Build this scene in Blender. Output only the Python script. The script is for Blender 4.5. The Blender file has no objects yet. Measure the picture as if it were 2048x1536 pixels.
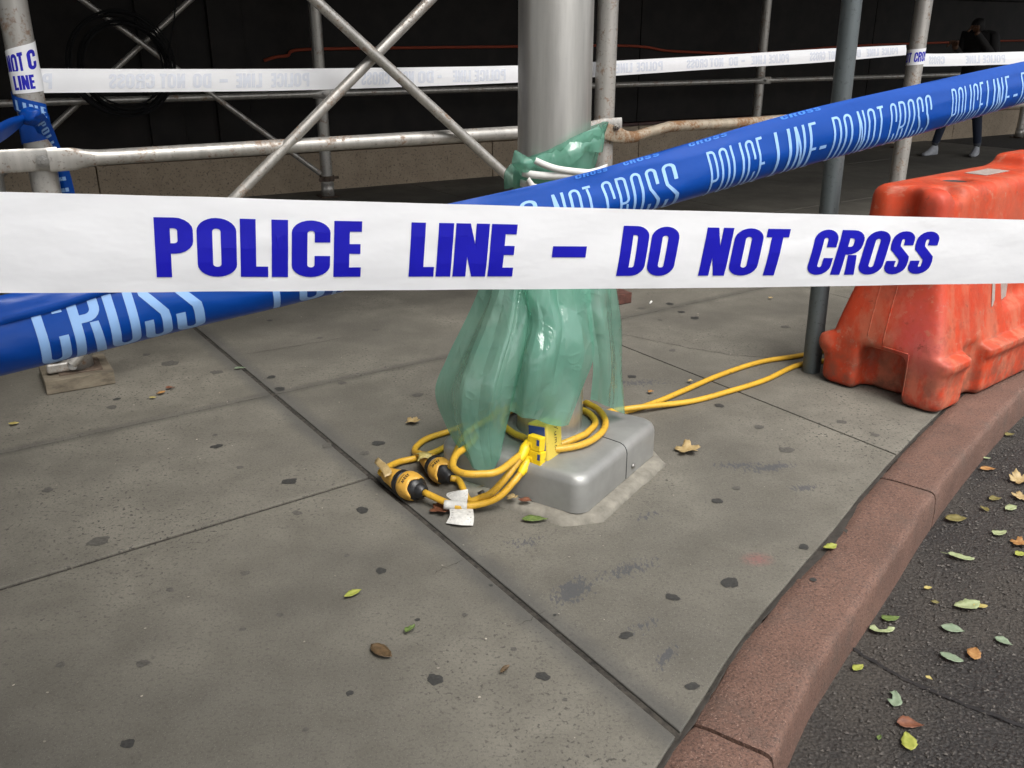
import bpy, bmesh, math, random
import numpy as np
from mathutils import Vector, Matrix, noise as mnoise
from mathutils.geometry import tessellate_polygon

random.seed(7); np.random.seed(7)
scene = bpy.context.scene
COL = scene.collection

# ------------------------------------------------------------------ camera, sky, sun, exposure
CAM_H = 1.3; PITCH = math.radians(21.06); FPX = 1800.0; PX, PY = 1024.0, 768.0
cam_data = bpy.data.cameras.new('camera')
cam_data.sensor_fit = 'HORIZONTAL'; cam_data.sensor_width = 36.0
cam_data.lens = 36.0 * FPX / 2048.0
cam_data.clip_start = 0.05; cam_data.clip_end = 600.0
cam = bpy.data.objects.new('camera', cam_data); COL.objects.link(cam)
cam.location = (0, 0, CAM_H); cam.rotation_euler = (math.pi/2 - PITCH, 0, 0)
scene.camera = cam

SUN_AZ = math.radians(150.0)      # compass direction the light comes from, clockwise from +Y (behind the camera, street side)
SUN_EL = math.radians(58.0)
world = bpy.data.worlds.new('World'); scene.world = world; world.use_nodes = True
wn = world.node_tree.nodes; wl_ = world.node_tree.links
sky = wn.new('ShaderNodeTexSky'); sky.sky_type = 'NISHITA'; sky.sun_disc = False
sky.sun_elevation = SUN_EL; sky.sun_rotation = SUN_AZ
sky.air_density = 1.0; sky.dust_density = 4.0; sky.ozone_density = 1.0
hsv = wn.new('ShaderNodeHueSaturation'); hsv.inputs['Saturation'].default_value = 0.22
wl_.new(sky.outputs[0], hsv.inputs['Color']); wl_.new(hsv.outputs[0], wn['Background'].inputs[0])
wn['Background'].inputs[1].default_value = 0.12
sun_d = bpy.data.lights.new('sun', 'SUN'); sun_d.energy = 1.2; sun_d.angle = math.radians(30.0)
sun_d.color = (1.0, 0.97, 0.92)
sun = bpy.data.objects.new('sun', sun_d); COL.objects.link(sun)
sdir = Vector((math.sin(SUN_AZ)*math.cos(SUN_EL), math.cos(SUN_AZ)*math.cos(SUN_EL), math.sin(SUN_EL)))
sun.rotation_euler = sdir.to_track_quat('Z', 'Y').to_euler(); sun.location = sdir*30
scene.view_settings.view_transform = 'Standard'; scene.view_settings.look = 'None'
scene.view_settings.gamma = 1.0; scene.view_settings.use_curve_mapping = False
scene.view_settings.exposure = 1.14
scene.cycles.max_bounces = 6; scene.cycles.diffuse_bounces = 3; scene.cycles.glossy_bounces = 3; scene.cycles.transparent_max_bounces = 8
scene.cycles.use_adaptive_sampling = True; scene.cycles.adaptive_threshold = 0.02

# ------------------------------------------------------------------ survey helpers (pixel of the photo -> point of the place)
_F = np.array([0, math.cos(PITCH), -math.sin(PITCH)]); _U = np.array([0, math.sin(PITCH), math.cos(PITCH)])
_R = np.array([1., 0, 0]); _C = np.array([0, 0, CAM_H])
def ray(x, y): return _F + _R*(x-PX)/FPX - _U*(y-PY)/FPX
def G(x, y, z=0.0):                     # on a level plane
    d = ray(x, y); return Vector(_C + d*((z-CAM_H)/d[2]))
def AT(x, y, Y):                        # on a plane at distance Y
    d = ray(x, y); return Vector(_C + d*(Y/d[1]))
def DP(x, y, D): return Vector(_C + ray(x, y)*D)
def proj(p):
    v = np.array(p)-_C; k = v@_F
    return PX+FPX*(v@_R)/k, PY-FPX*(v@_U)/k
def on_line(px, py, a, b):              # where the view of (px,py) meets the vertical plane through a and b
    d = ray(px, py); a = Vector(a); b = Vector(b); e = b-a
    n = Vector((e.y, -e.x, 0)); dv = Vector(d)
    t = (a-Vector(_C)).dot(n)/dv.dot(n); return Vector(_C)+dv*t

# ------------------------------------------------------------------ object helpers
def wloc(o):
    p = Vector((0, 0, 0))
    while o is not None: p += o.location; o = o.parent
    return p
def tag(o, label=None, cat=None, group=None, kind=None):
    if label: o['label'] = label
    if cat: o['category'] = cat
    if group: o['group'] = group
    if kind: o['kind'] = kind
    return o
def thing(name, label, cat, loc=(0, 0, 0), group=None):
    o = bpy.data.objects.new(name, None); COL.objects.link(o); o.location = loc
    o.empty_display_size = .05
    return tag(o, label, cat, group)
def mesh(name, V, F, mat, parent=None, smooth=False, base=None):
    org = wloc(parent) if parent else (Vector(base) if base is not None else Vector((0, 0, 0)))
    me = bpy.data.meshes.new(name)
    me.from_pydata([tuple(Vector(v)-org) for v in V], [], F); me.update()
    if mat: me.materials.append(mat)
    if smooth:
        for p in me.polygons: p.use_smooth = True
    o = bpy.data.objects.new(name, me); COL.objects.link(o)
    if parent: o.parent = parent
    elif base is not None: o.location = base
    return o
def bevel(o, w, seg=2, angle=40):
    m = o.modifiers.new('bevel', 'BEVEL'); m.width = w; m.segments = seg; m.limit_method = 'ANGLE'; m.angle_limit = math.radians(angle)
    return o
def smooth_angle(o, deg=40):
    me = o.data
    for p in me.polygons: p.use_smooth = True
    bm = bmesh.new(); bm.from_mesh(me)
    for e in bm.edges:
        if len(e.link_faces) == 2 and e.calc_face_angle(0) > math.radians(deg): e.smooth = False
    bm.to_mesh(me); bm.free(); return o
def join(*gs):
    V, F = [], []
    for v, f in gs:
        k = len(V); V += list(v); F += [tuple(i+k for i in q) for q in f]
    return V, F
def box(c, ax, ay, az, sx, sy, sz):
    c = Vector(c); ax = Vector(ax).normalized(); ay = Vector(ay).normalized(); az = Vector(az).normalized()
    V = [c+ax*(sx/2*i)+ay*(sy/2*j)+az*(sz/2*k) for k in (-1, 1) for j in (-1, 1) for i in (-1, 1)]
    F = [(0, 2, 3, 1), (4, 5, 7, 6), (0, 1, 5, 4), (2, 6, 7, 3), (0, 4, 6, 2), (1, 3, 7, 5)]
    return V, F
X3, Y3, Z3 = Vector((1, 0, 0)), Vector((0, 1, 0)), Vector((0, 0, 1))
def abox(c, sx, sy, sz, rz=0.0):
    a = Vector((math.cos(rz), math.sin(rz), 0)); return box(c, a, Vector((-a.y, a.x, 0)), Z3, sx, sy, sz)
def catmull(P, n=8, closed=False):
    P = [Vector(p) for p in P]; out = []
    N = len(P); rng = range(N) if closed else range(N-1)
    for i in rng:
        p1, p2 = P[i], P[(i+1) % N]
        p0 = P[(i-1) % N] if (closed or i > 0) else p1*2-p2
        p3 = P[(i+2) % N] if (closed or i+2 < N) else p2*2-p1
        for k in range(n):
            t = k/n
            out.append(0.5*((2*p1)+(p2-p0)*t+(2*p0-5*p1+4*p2-p3)*t*t+(3*p1-p0-3*p2+p3)*t*t*t))
    if not closed: out.append(P[-1])
    return out
def tube(path, r, n=10, cap=True, closed=False, flat=None):
    """swept round section; r number or list; flat = list of (squash across, squash along second axis)"""
    P = [Vector(p) for p in path]; N = len(P); V, F = [], []
    T = []
    for i in range(N):
        a = P[i-1] if (i > 0 or closed) else P[0]; b = P[(i+1) % N] if (i < N-1 or closed) else P[-1]
        T.append((b-a).normalized())
    up = Z3 if abs(T[0].z) < .9 else X3
    nrm = (up-T[0]*up.dot(T[0])).normalized()
    for i in range(N):
        nrm = (nrm-T[i]*nrm.dot(T[i])).normalized(); bi = T[i].cross(nrm)
        rr = r[i] if isinstance(r, (list, tuple)) else r
        fa, fb = flat[i] if flat else (1, 1)
        for k in range(n):
            a = 2*math.pi*k/n
            V.append(P[i]+nrm*(math.cos(a)*rr*fa)+bi*(math.sin(a)*rr*fb))
    for i in range(N if closed else N-1):
        j = (i+1) % N
        for k in range(n):
            F.append((i*n+k, i*n+(k+1) % n, j*n+(k+1) % n, j*n+k))
    if cap and not closed:
        F.append(tuple(range(n-1, -1, -1))); F.append(tuple((N-1)*n+k for k in range(n)))
    return V, F
def lathe(prof, org, axis, n=28, ref=None):
    """prof = [(dist along axis, radius)]"""
    org = Vector(org); ax = Vector(axis).normalized()
    ref = Vector(ref) if ref else (Z3 if abs(ax.z) < .9 else X3)
    u = (ref-ax*ref.dot(ax)).normalized(); w = ax.cross(u); V, F = [], []
    for t, r in prof:
        for k in range(n):
            a = 2*math.pi*k/n; V.append(org+ax*t+u*(math.cos(a)*r)+w*(math.sin(a)*r))
    for i in range(len(prof)-1):
        for k in range(n): F.append((i*n+k, i*n+(k+1) % n, (i+1)*n+(k+1) % n, (i+1)*n+k))
    if prof[0][1] > 1e-5: F.append(tuple(range(n-1, -1, -1)))
    if prof[-1][1] > 1e-5: F.append(tuple((len(prof)-1)*n+k for k in range(n)))
    return V, F
def grid_faces(nu, nv):
    return [(i*nv+j, (i+1)*nv+j, (i+1)*nv+j+1, i*nv+j+1) for i in range(nu-1) for j in range(nv-1)]
def nz(p, s=1.0, seed=0.0): return mnoise.noise(Vector(p)*s+Vector((seed, seed*1.7, -seed)))

# ------------------------------------------------------------------ materials
class NT:
    def __init__(s, name):
        s.m = bpy.data.materials.new(name); s.m.use_nodes = True
        s.t = s.m.node_tree; s.n = s.t.nodes; s.b = s.n['Principled BSDF']; s.out = s.n['Material Output']
        s.pos = s.n.new('ShaderNodeNewGeometry').outputs['Position']
    def link(s, a, b): s.t.links.new(a, b)
    def math(s, op, a, b=None, clamp=False):
        n = s.n.new('ShaderNodeMath'); n.operation = op; n.use_clamp = clamp
        for i, v in enumerate((a, b)):
            if v is None: continue
            if isinstance(v, (int, float)): n.inputs[i].default_value = v
            else: s.link(v, n.inputs[i])
        return n.outputs[0]
    def vec(s, scale=(1, 1, 1), loc=(0, 0, 0), rot=(0, 0, 0), src=None):
        n = s.n.new('ShaderNodeMapping'); n.inputs['Scale'].default_value = scale
        n.inputs['Location'].default_value = loc; n.inputs['Rotation'].default_value = rot
        s.link(src or s.pos, n.inputs['Vector']); return n.outputs[0]
    def noise(s, scale, detail=4, rough=.55, v=None, dist=0.0):
        n = s.n.new('ShaderNodeTexNoise'); n.inputs['Scale'].default_value = scale
        n.inputs['Detail'].default_value = detail; n.inputs['Roughness'].default_value = rough
        n.inputs['Distortion'].default_value = dist
        s.link(v or s.pos, n.inputs['Vector']); return n.outputs[0]
    def voro(s, scale, v=None, out='Distance', feat='F1'):
        n = s.n.new('ShaderNodeTexVoronoi'); n.inputs['Scale'].default_value = scale; n.feature = feat
        s.link(v or s.pos, n.inputs['Vector']); return n.outputs[out]
    def ramp(s, fac, stops):
        n = s.n.new('ShaderNodeValToRGB'); e = n.color_ramp.elements
        while len(e) < len(stops): e.new(.5)
        for q, (p, c) in zip(e, stops):
            q.position = p; q.color = (c, c, c, 1) if isinstance(c, (int, float)) else (*c, 1)
        s.link(fac, n.inputs[0]); return n.outputs[0]
    def mix(s, fac, a, b, mode='MIX'):
        n = s.n.new('ShaderNodeMix'); n.data_type = 'RGBA'; n.blend_type = mode
        for k, v in ((0, fac), (6, a), (7, b)):
            if isinstance(v, (int, float)): n.inputs[k].default_value = v
            elif isinstance(v, tuple): n.inputs[k].default_value = (*v, 1)
            else: s.link(v, n.inputs[k])
        return n.outputs[2]
    def bump(s, h, strength=.3, dist=.01):
        n = s.n.new('ShaderNodeBump'); n.inputs['Strength'].default_value = strength; n.inputs['Distance'].default_value = dist
        s.link(h, n.inputs['Height']); s.link(n.outputs[0], s.b.inputs['Normal']); return n
    def set(s, **k):
        for a, v in k.items():
            i = s.b.inputs[a.replace('_', ' ')]
            if isinstance(v, (int, float)): i.default_value = v
            elif isinstance(v, tuple): i.default_value = (*v, 1)
            else: s.link(v, i)
        return s
def plain(name, col, rough=.6, metal=0.0, spec=.5, var=.12, scale=40, bump=0.0):
    t = NT(name)
    f = t.noise(scale, 5, .6)
    c = t.mix(t.ramp(f, [(.3, 0.0), (.7, 1.0)]), tuple(x*(1-var) for x in col), tuple(min(1, x*(1+var)) for x in col))
    t.set(Base_Color=c, Roughness=rough, Metallic=metal, Specular_IOR_Level=spec)
    if bump: t.bump(f, bump, .004)
    return t.m

def ellipse_mask(t, c, ax, ra, rb):
    """soft footprint of a stain of its own on the pavement"""
    n = t.n.new('ShaderNodeMapping'); n.vector_type = 'TEXTURE'; n.inputs['Location'].default_value = (c.x, c.y, 0)
    n.inputs['Rotation'].default_value = (0, 0, ax); n.inputs['Scale'].default_value = (ra, rb, 10.0); t.link(t.pos, n.inputs['Vector'])
    k = t.n.new('ShaderNodeVectorMath'); k.operation = 'LENGTH'; t.link(n.outputs[0], k.inputs[0])
    return t.math('SUBTRACT', 1.0, k.outputs['Value'], True)

def mat_concrete():
    t = NT('sidewalk_concrete')
    info = t.n.new('ShaderNodeObjectInfo').outputs['Random']
    big = t.noise(1.1, 4, .6); mid = t.noise(6, 5, .65, dist=.3); fine = t.noise(130, 3, .7); grit = t.noise(380, 1, .6)
    c = t.mix(t.ramp(big, [(.36, .0), (.64, 1.)]), (.098, .090, .074), (.198, .183, .149))
    c = t.mix(t.ramp(mid, [(.40, .0), (.68, .55)]), c, (.088, .080, .063))
    c = t.mix(t.math('MULTIPLY', info, .22), c, (.105, .10, .09))
    c = t.mix(t.ramp(fine, [(.36, .42), (.48, .0)]), c, (.055, .051, .045))
    c = t.mix(t.ramp(grit, [(.62, .0), (.74, .4)]), c, (.30, .285, .25))
    pits = t.ramp(t.noise(85, 2, .5, t.vec(loc=(3, 1, 0))), [(.33, 1.), (.40, .0)])
    worn = t.ramp(big, [(.48, .12), (.62, .9)])
    c = t.mix(t.math('MULTIPLY', pits, worn), c, (.034, .032, .028))
    # scraped blue-grey paint, broken up by the grain of the flag
    em = None
    for (px, py, a, ra, rb, k) in [(1145, 1180, .9, .13, .075, 1.), (1250, 1140, .5, .22, .07, .72), (1050, 1085, .2, .15, .06, .66), (1335, 1310, 1.0, .10, .035, .85), (1290, 1250, .6, .12, .06, .62),
                                   (1540, 935, .3, .17, .05, .92), (1610, 975, .2, .10, .04, .88), (1480, 930, .1, .2, .06, .75), (1280, 765, .1, .3, .09, .68), (1300, 1030, .5, .12, .05, .66)]:
        m = t.math('MULTIPLY', ellipse_mask(t, G(px, py), a, ra, rb), k)
        em = m if em is None else t.math('MAXIMUM', em, m)
    sc = t.noise(110, 3, .7, t.vec(scale=(1, .4, 1), rot=(0, 0, .6)))
    c = t.mix(t.ramp(t.math('ADD', em, t.math('MULTIPLY', t.math('SUBTRACT', sc, .5), 1.9)), [(.52, .0), (.62, .68)]), c, (.054, .057, .065))
    m = t.math('MULTIPLY', ellipse_mask(t, G(1515, 1118), .2, .06, .045), t.ramp(fine, [(.3, .3), (.6, 1.)]))
    c = t.mix(t.ramp(m, [(.1, .0), (.7, .5)]), c, (.24, .085, .08))
    # grime worked into the edges beside the main joint
    n = t.n.new('ShaderNodeMapping'); n.vector_type = 'TEXTURE'; n.inputs['Location'].default_value = tuple(G(547, 788)); n.inputs['Rotation'].default_value = (0, 0, math.radians(34.5)); t.link(t.pos, n.inputs['Vector'])
    sp = t.n.new('ShaderNodeSeparateXYZ'); t.link(n.outputs[0], sp.inputs[0])
    ed = t.math('SUBTRACT', t.math('ABSOLUTE', sp.outputs[0]), t.math('MULTIPLY', mid, .05))
    c = t.mix(t.ramp(ed, [(.0, .6), (.045, .0)]), c, (.068, .067, .064))
    ed2 = t.math('SUBTRACT', t.math('ABSOLUTE', sp.outputs[1]), t.math('MULTIPLY', mid, .03))
    c = t.mix(t.ramp(ed2, [(.0, .5), (.03, .0)]), c, (.062, .058, .05))
    h = t.math('ADD', t.math('MULTIPLY', fine, .6), t.math('ADD', t.math('MULTIPLY', mid, .7), t.math('MULTIPLY', pits, -.5)))
    t.set(Base_Color=c, Roughness=.82, Specular_IOR_Level=.35)
    t.bump(h, .18, .004); return t.m
def mat_curb():
    t = NT('red_granite')
    a = t.noise(4, 5, .6); b = t.noise(150, 3, .75); fl = t.noise(240, 2, .6)
    c = t.mix(t.ramp(a, [(.3, .0), (.7, 1.)]), (.112, .062, .045), (.182, .101, .074))
    c = t.mix(t.ramp(b, [(.36, .9), (.52, .0)]), c, (.055, .032, .026))
    c = t.mix(t.ramp(fl, [(.6, .0), (.72, .8)]), c, (.32, .21, .165))
    c = t.mix(t.ramp(t.noise(9, 5, .7, t.vec(loc=(7, 2, 0))), [(.5, .0), (.75, .55)]), c, (.075, .06, .05))
    t.set(Base_Color=c, Roughness=.72, Specular_IOR_Level=.4)
    t.bump(t.math('ADD', t.math('ADD', b, t.noise(60, 3, .6)), t.math('MULTIPLY', a, .8)), .75, .005); return t.m
def mat_asphalt():
    t = NT('asphalt')
    big = t.noise(2.3, 4, .6); v = t.n.new('ShaderNodeTexVoronoi'); v.inputs['Scale'].default_value = 105; t.link(t.pos, v.inputs['Vector']); f = t.noise(170, 4, .7)
    sep = t.n.new('ShaderNodeSeparateColor'); t.link(v.outputs['Color'], sep.inputs[0])
    stone = t.ramp(sep.outputs[0], [(.0, (.020, .018, .016)), (.5, (.052, .045, .039)), (.86, (.072, .065, .060)), (1., (.13, .12, .11))])
    c = t.mix(t.ramp(v.outputs['Distance'], [(.25, .0), (.5, 1.)]), stone, (.022, .02, .019))
    c = t.mix(t.ramp(big, [(.40, .1), (.60, .75)]), c, (.072, .062, .051))
    c = t.mix(t.ramp(f, [(.36, .7), (.52, 0.)]), c, (.013, .012, .012))
    t.set(Base_Color=c, Roughness=t.ramp(big, [(.35, .55), (.65, .85)]), Specular_IOR_Level=.4)
    t.bump(t.math('SUBTRACT', f, t.math('MULTIPLY', v.outputs['Distance'], .8)), 1.0, .007); return t.m
def mat_steel(name, col, rust=.5, rough=.42, metal=.55, scale=1.0, speck=.7):
    t = NT(name)
    a = t.noise(9*scale, 6, .7); b = t.noise(70, 4, .65); st = t.noise(30, 4, .6, t.vec(scale=(1, 1, .08)))
    c = t.mix(t.ramp(st, [(.3, .0), (.7, 1.)]), tuple(x*.8 for x in col), tuple(min(1, x*1.12) for x in col))
    c = t.mix(t.ramp(b, [(.58, .0), (.68, speck)]), c, tuple(x*.45 for x in col))
    r = t.math('ADD', t.math('MULTIPLY', a, .7), t.math('MULTIPLY', b, .3))
    m = t.ramp(r, [(.66-.18*rust, .0), (.74-.18*rust, min(1, .9*rust+.15))])
    c = t.mix(m, c, t.mix(b, (.12, .05, .018), (.27, .15, .07)))
    t.set(Base_Color=c, Metallic=t.math('SUBTRACT', metal, t.math('MULTIPLY', m, metal), True), Roughness=t.mix(m, (rough,)*3, (.85,)*3), Specular_IOR_Level=.5)
    t.bump(b, .12, .002); return t.m
def mat_barrier():
    t = NT('orange_plastic')
    a = t.noise(5, 6, .65); b = t.noise(26, 6, .7); st = t.noise(8, 5, .7, t.vec(scale=(1, 1, .45)))
    sep = t.n.new('ShaderNodeSeparateXYZ'); t.link(t.pos, sep.inputs[0]); z = sep.outputs[2]
    c = t.mix(t.ramp(a, [(.3, .0), (.7, 1.)]), (.42, .038, .013), (.52, .062, .021))
    low = t.ramp(z, [(.05, 1.), (.55, .35)])
    sc = t.math('MULTIPLY', t.ramp(st, [(.47, .0), (.58, .75)]), low)
    c = t.mix(sc, c, (.46, .155, .09))
    c = t.mix(t.math('MULTIPLY', t.ramp(b, [(.6, .0), (.68, .7)]), t.ramp(a, [(.4, .1), (.6, 1.)])), c, (.33, .21, .15))
    dirt = t.math('MULTIPLY', t.ramp(t.noise(11, 6, .7, t.vec(loc=(4, 0, 1))), [(.42, .0), (.60, .8)]), t.ramp(z, [(.0, 1.), (.16, .55), (.3, .2), (.7, .3)]))
    c = t.mix(dirt, c, (.13, .066, .043))
    m = ellipse_mask(t, Vector((1.50, 3.1, 0)), .2, .12, .3)
    c = t.mix(t.math('MULTIPLY', t.ramp(t.math('MULTIPLY', m, b), [(.1, .0), (.4, .5)]), t.ramp(z, [(.12, .2), (.25, 1.), (.5, .2)])), c, (.58, .10, .11))
    scr = t.noise(26, 4, .7, t.vec(scale=(.07, 1, 1), rot=(0, 0, -math.radians(39))))
    c = t.mix(t.math('MULTIPLY', t.ramp(scr, [(.60, .0), (.66, .7)]), t.ramp(a, [(.42, .0), (.56, .9)])), c, (.44, .16, .10))
    c = t.mix(t.math('MULTIPLY', t.ramp(scr, [(.33, .7), (.38, .0)]), t.ramp(a, [(.45, .8), (.58, .0)])), c, (.13, .035, .02))
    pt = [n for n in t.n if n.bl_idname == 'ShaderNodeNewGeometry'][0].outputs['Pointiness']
    wear = t.math('MULTIPLY', t.ramp(pt, [(.53, .0), (.58, 1.)]), t.ramp(b, [(.48, .0), (.58, .6)]))
    c = t.mix(wear, c, (.40, .20, .13))
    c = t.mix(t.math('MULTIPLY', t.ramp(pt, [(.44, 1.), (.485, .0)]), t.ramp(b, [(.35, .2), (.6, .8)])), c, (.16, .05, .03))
    c = t.mix(t.math('MULTIPLY', t.ramp(t.noise(3.2, 5, .7, t.vec(loc=(1, 5, 2))), [(.54, .0), (.60, .6)]), t.ramp(b, [(.46, .0), (.54, .6)])), c, (.20, .05, .028))
    t.set(Base_Color=c, Roughness=t.ramp(b, [(.3, .42), (.7, .65)]), Specular_IOR_Level=.3)
    t.bump(t.math('ADD', a, t.math('MULTIPLY', b, .4)), .2, .006); return t.m
def mat_bag():
    t = NT('green_plastic_film')
    a = t.noise(9, 4, .6)
    c = t.mix(t.ramp(a, [(.3, .0), (.7, 1.)]), (.19, .43, .335), (.30, .57, .46))
    t.set(Base_Color=c, Roughness=.14, Specular_IOR_Level=1.0, Coat_Weight=1.0, Coat_Roughness=.03)
    g1 = t.noise(1, 3, .55, t.vec(scale=(30, 30, 3.2), rot=(0, .12, 0)), dist=.35); g2 = t.noise(1, 2, .5, t.vec(scale=(13, 13, 9), rot=(.5, .6, 0)), dist=.9)
    ridge = t.math('ABSOLUTE', t.math('SUBTRACT', g1, .5)); kink = t.math('ABSOLUTE', t.math('SUBTRACT', g2, .5))
    t.bump(t.math('ADD', t.math('MULTIPLY', t.ramp(ridge, [(.0, 1.), (.10, .0)]), .16), t.math('ADD', t.math('MULTIPLY', t.ramp(kink, [(.0, 1.), (.05, .35), (.2, .0)]), .42), t.math('MULTIPLY', g1, .4))), .42, .008)
    tl = t.n.new('ShaderNodeBsdfTranslucent'); t.link(c, tl.inputs[0])
    tr = t.n.new('ShaderNodeBsdfTransparent'); tr.inputs[0].default_value = (.62, .90, .79, 1)
    m1 = t.n.new('ShaderNodeMixShader'); m1.inputs[0].default_value = .42
    t.link(t.b.outputs[0], m1.inputs[1]); t.link(tl.outputs[0], m1.inputs[2])
    m2 = t.n.new('ShaderNodeMixShader'); t.link(t.ramp(a, [(.3, .28), (.7, .46)]), m2.inputs[0])
    t.link(m1.outputs[0], m2.inputs[1]); t.link(tr.outputs[0], m2.inputs[2])
    t.link(m2.outputs[0], t.out.inputs[0]); return t.m
def mat_film(name, col, transl=.25, rough=.28, spec=.35):
    t = NT(name)
    a = t.noise(9, 4, .6)
    c = t.mix(t.ramp(a, [(.3, .0), (.7, 1.)]), tuple(x*.96 for x in col), col)
    t.set(Base_Color=c, Roughness=rough, Specular_IOR_Level=spec)
    t.bump(t.noise(9, 4, .55, t.vec(scale=(1, 1, 2.2))), .2, .01)
    tl = t.n.new('ShaderNodeBsdfTranslucent'); t.link(c, tl.inputs[0])
    m1 = t.n.new('ShaderNodeMixShader'); m1.inputs[0].default_value = transl
    t.link(t.b.outputs[0], m1.inputs[1]); t.link(tl.outputs[0], m1.inputs[2]); t.link(m1.outputs[0], t.out.inputs[0])
    return t.m
def mat_wood():
    t = NT('weathered_wood')
    g = t.noise(26, 6, .65, t.vec(scale=(.12, 1, 1.6), rot=(0, 0, -.55)))
    c = t.ramp(g, [(.25, (.06, .05, .036)), (.5, (.15, .124, .088)), (.75, (.22, .187, .136))])
    t.set(Base_Color=c, Roughness=.85); t.bump(g, .6, .004); return t.m
def mat_stone():
    t = NT('brown_stone')
    a = t.noise(6, 5, .6); b = t.noise(60, 4, .7)
    c = t.mix(t.ramp(a, [(.3, .0), (.7, 1.)]), (.29, .225, .155), (.38, .30, .21))
    c = t.mix(t.ramp(b, [(.34, .8), (.46, .0)]), c, (.085, .064, .048))
    t.set(Base_Color=c, Roughness=.7); t.bump(b, .3, .004); return t.m
def mat_cord(name='yellow_rubber', col=(.60, .345, .03)):
    t = NT(name)
    a = t.noise(60, 5, .65); b = t.noise(10, 4, .6)
    c = t.mix(t.ramp(b, [(.3, .0), (.7, 1.)]), tuple(x*.85 for x in col), col)
    c = t.mix(t.ramp(a, [(.56, .0), (.72, .6)]), c, (.2, .115, .03))
    t.set(Base_Color=c, Roughness=.45); t.bump(a, .1, .001); return t.m
def mat_leaf(name, c1, c2):
    t = NT(name)
    a = t.noise(70, 5, .6); c = t.mix(t.ramp(a, [(.35, .0), (.65, 1.)]), c1, c2)
    t.set(Base_Color=c, Roughness=.55); t.bump(t.noise(220, 3, .6), .3, .001); return t.m

M = dict(
 concrete=mat_concrete(), curb=mat_curb(), asphalt=mat_asphalt(), barrier=mat_barrier(), bag=mat_bag(), wood=mat_wood(), stone=mat_stone(), cord=mat_cord(),
 soil=plain('joint_dirt', (.036, .031, .025), .95, var=.7, scale=60, bump=.6),
 sealant=plain('joint_sealant', (.042, .036, .03), .85, var=.35, scale=30, bump=.5),
 grooveshade=plain('groove_shadow', (.011, .010, .010), .6, var=.4),  # near-black standing in for shadow inside the road groove
 gum=plain('old_gum', (.032, .031, .028), .75, var=.4, scale=160),
 gumpale=plain('faded_gum', (.075, .07, .06), .8, var=.35, scale=120),
 footing=plain('rough_mortar', (.185, .172, .142), .9, var=.3, scale=26, bump=.45),
 pole=mat_steel('brushed_pole_metal', (.54, .525, .49), rust=-.9, rough=.36, metal=.8, scale=.6, speck=.04),
 cover=plain('cast_cover_metal', (.30, .30, .285), .46, .45, var=.14, scale=9, bump=.05),
 pipe=mat_steel('scaffold_pipe', (.46, .44, .405), rust=.66, rough=.38, metal=.6),
 piperust=mat_steel('rusty_pipe', (.38, .32, .24), rust=1.0, rough=.5, metal=.35, scale=.6),
 galv=mat_steel('galvanised_post', (.12, .138, .142), rust=-.5, rough=.5, metal=.6),
 bolt=plain('bolt_steel', (.33, .32, .30), .35, .9),
 rustplate=plain('rusty_plate', (.085, .06, .042), .8, var=.5, scale=30, bump=.4),
 white=mat_film('white_tape_film', (.93, .935, .95), .10),
 blue=mat_film('blue_tape_film', (.001, .064, .37), .2, .34),
 blueink=plain('blue_print', (.006, .005, .42), .4, var=.06),
 paleink=plain('print_seen_through_film', (.70, .73, .80), .35, var=.04),
 lightink=plain('pale_blue_print', (.27, .46, .78), .35, var=.05),
 midink=plain('print_seen_through_blue_film', (.03, .17, .62), .3, var=.05),
 strip=plain('white_cloth_strip', (.62, .61, .58), .7, var=.08, scale=25),
 yellow=mat_cord('yellow_moulding', (.80, .56, .012)), yellowshell=mat_cord('amber_shell', (.62, .34, .05)),
 yellowpale=mat_cord('worn_yellow_box', (.60, .46, .07)),
 bluepl=plain('blue_plastic', (.012, .045, .22), .4), black=plain('black_rubber', (.012, .012, .013), .42, var=.3),
 blackink=plain('black_print', (.015, .013, .012), .6), tag=plain('paper_tag', (.50, .49, .46), .75, var=.2, scale=90),
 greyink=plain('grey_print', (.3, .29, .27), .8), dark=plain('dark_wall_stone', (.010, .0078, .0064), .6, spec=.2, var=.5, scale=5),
 darktrim=plain('dark_red_trim', (.045, .012, .009), .5, var=.4), orange=plain('orange_cord', (.26, .04, .014), .8),
 cable=plain('black_cable', (.009, .009, .0095), .75, spec=.2), steelbeam=plain('shed_beam_paint', (.05, .045, .04), .6, var=.3),
 deck=plain('shed_deck_board', (.10, .075, .05), .85, var=.3, scale=8), hole=plain('dirty_rubber_plug', (.035, .033, .032), .8, var=.5),
 sticker=plain('pale_sticker', (.33, .27, .24), .6, var=.2), butt=plain('white_paper', (.75, .74, .70), .8),
 skin=plain('skin', (.10, .045, .022), .5), jacket=plain('dark_jacket', (.008, .0068, .0066), .8), jeans=plain('navy_denim', (.011, .017, .036), .85),
 sock=plain('dark_sock', (.07, .075, .085), .9), shoe=plain('white_canvas_shoe', (.34, .35, .37), .7), hair=plain('dark_hair', (.012, .009, .007), .6),
 redwood=plain('dark_red_block', (.09, .035, .025), .85, var=.4))
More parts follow.
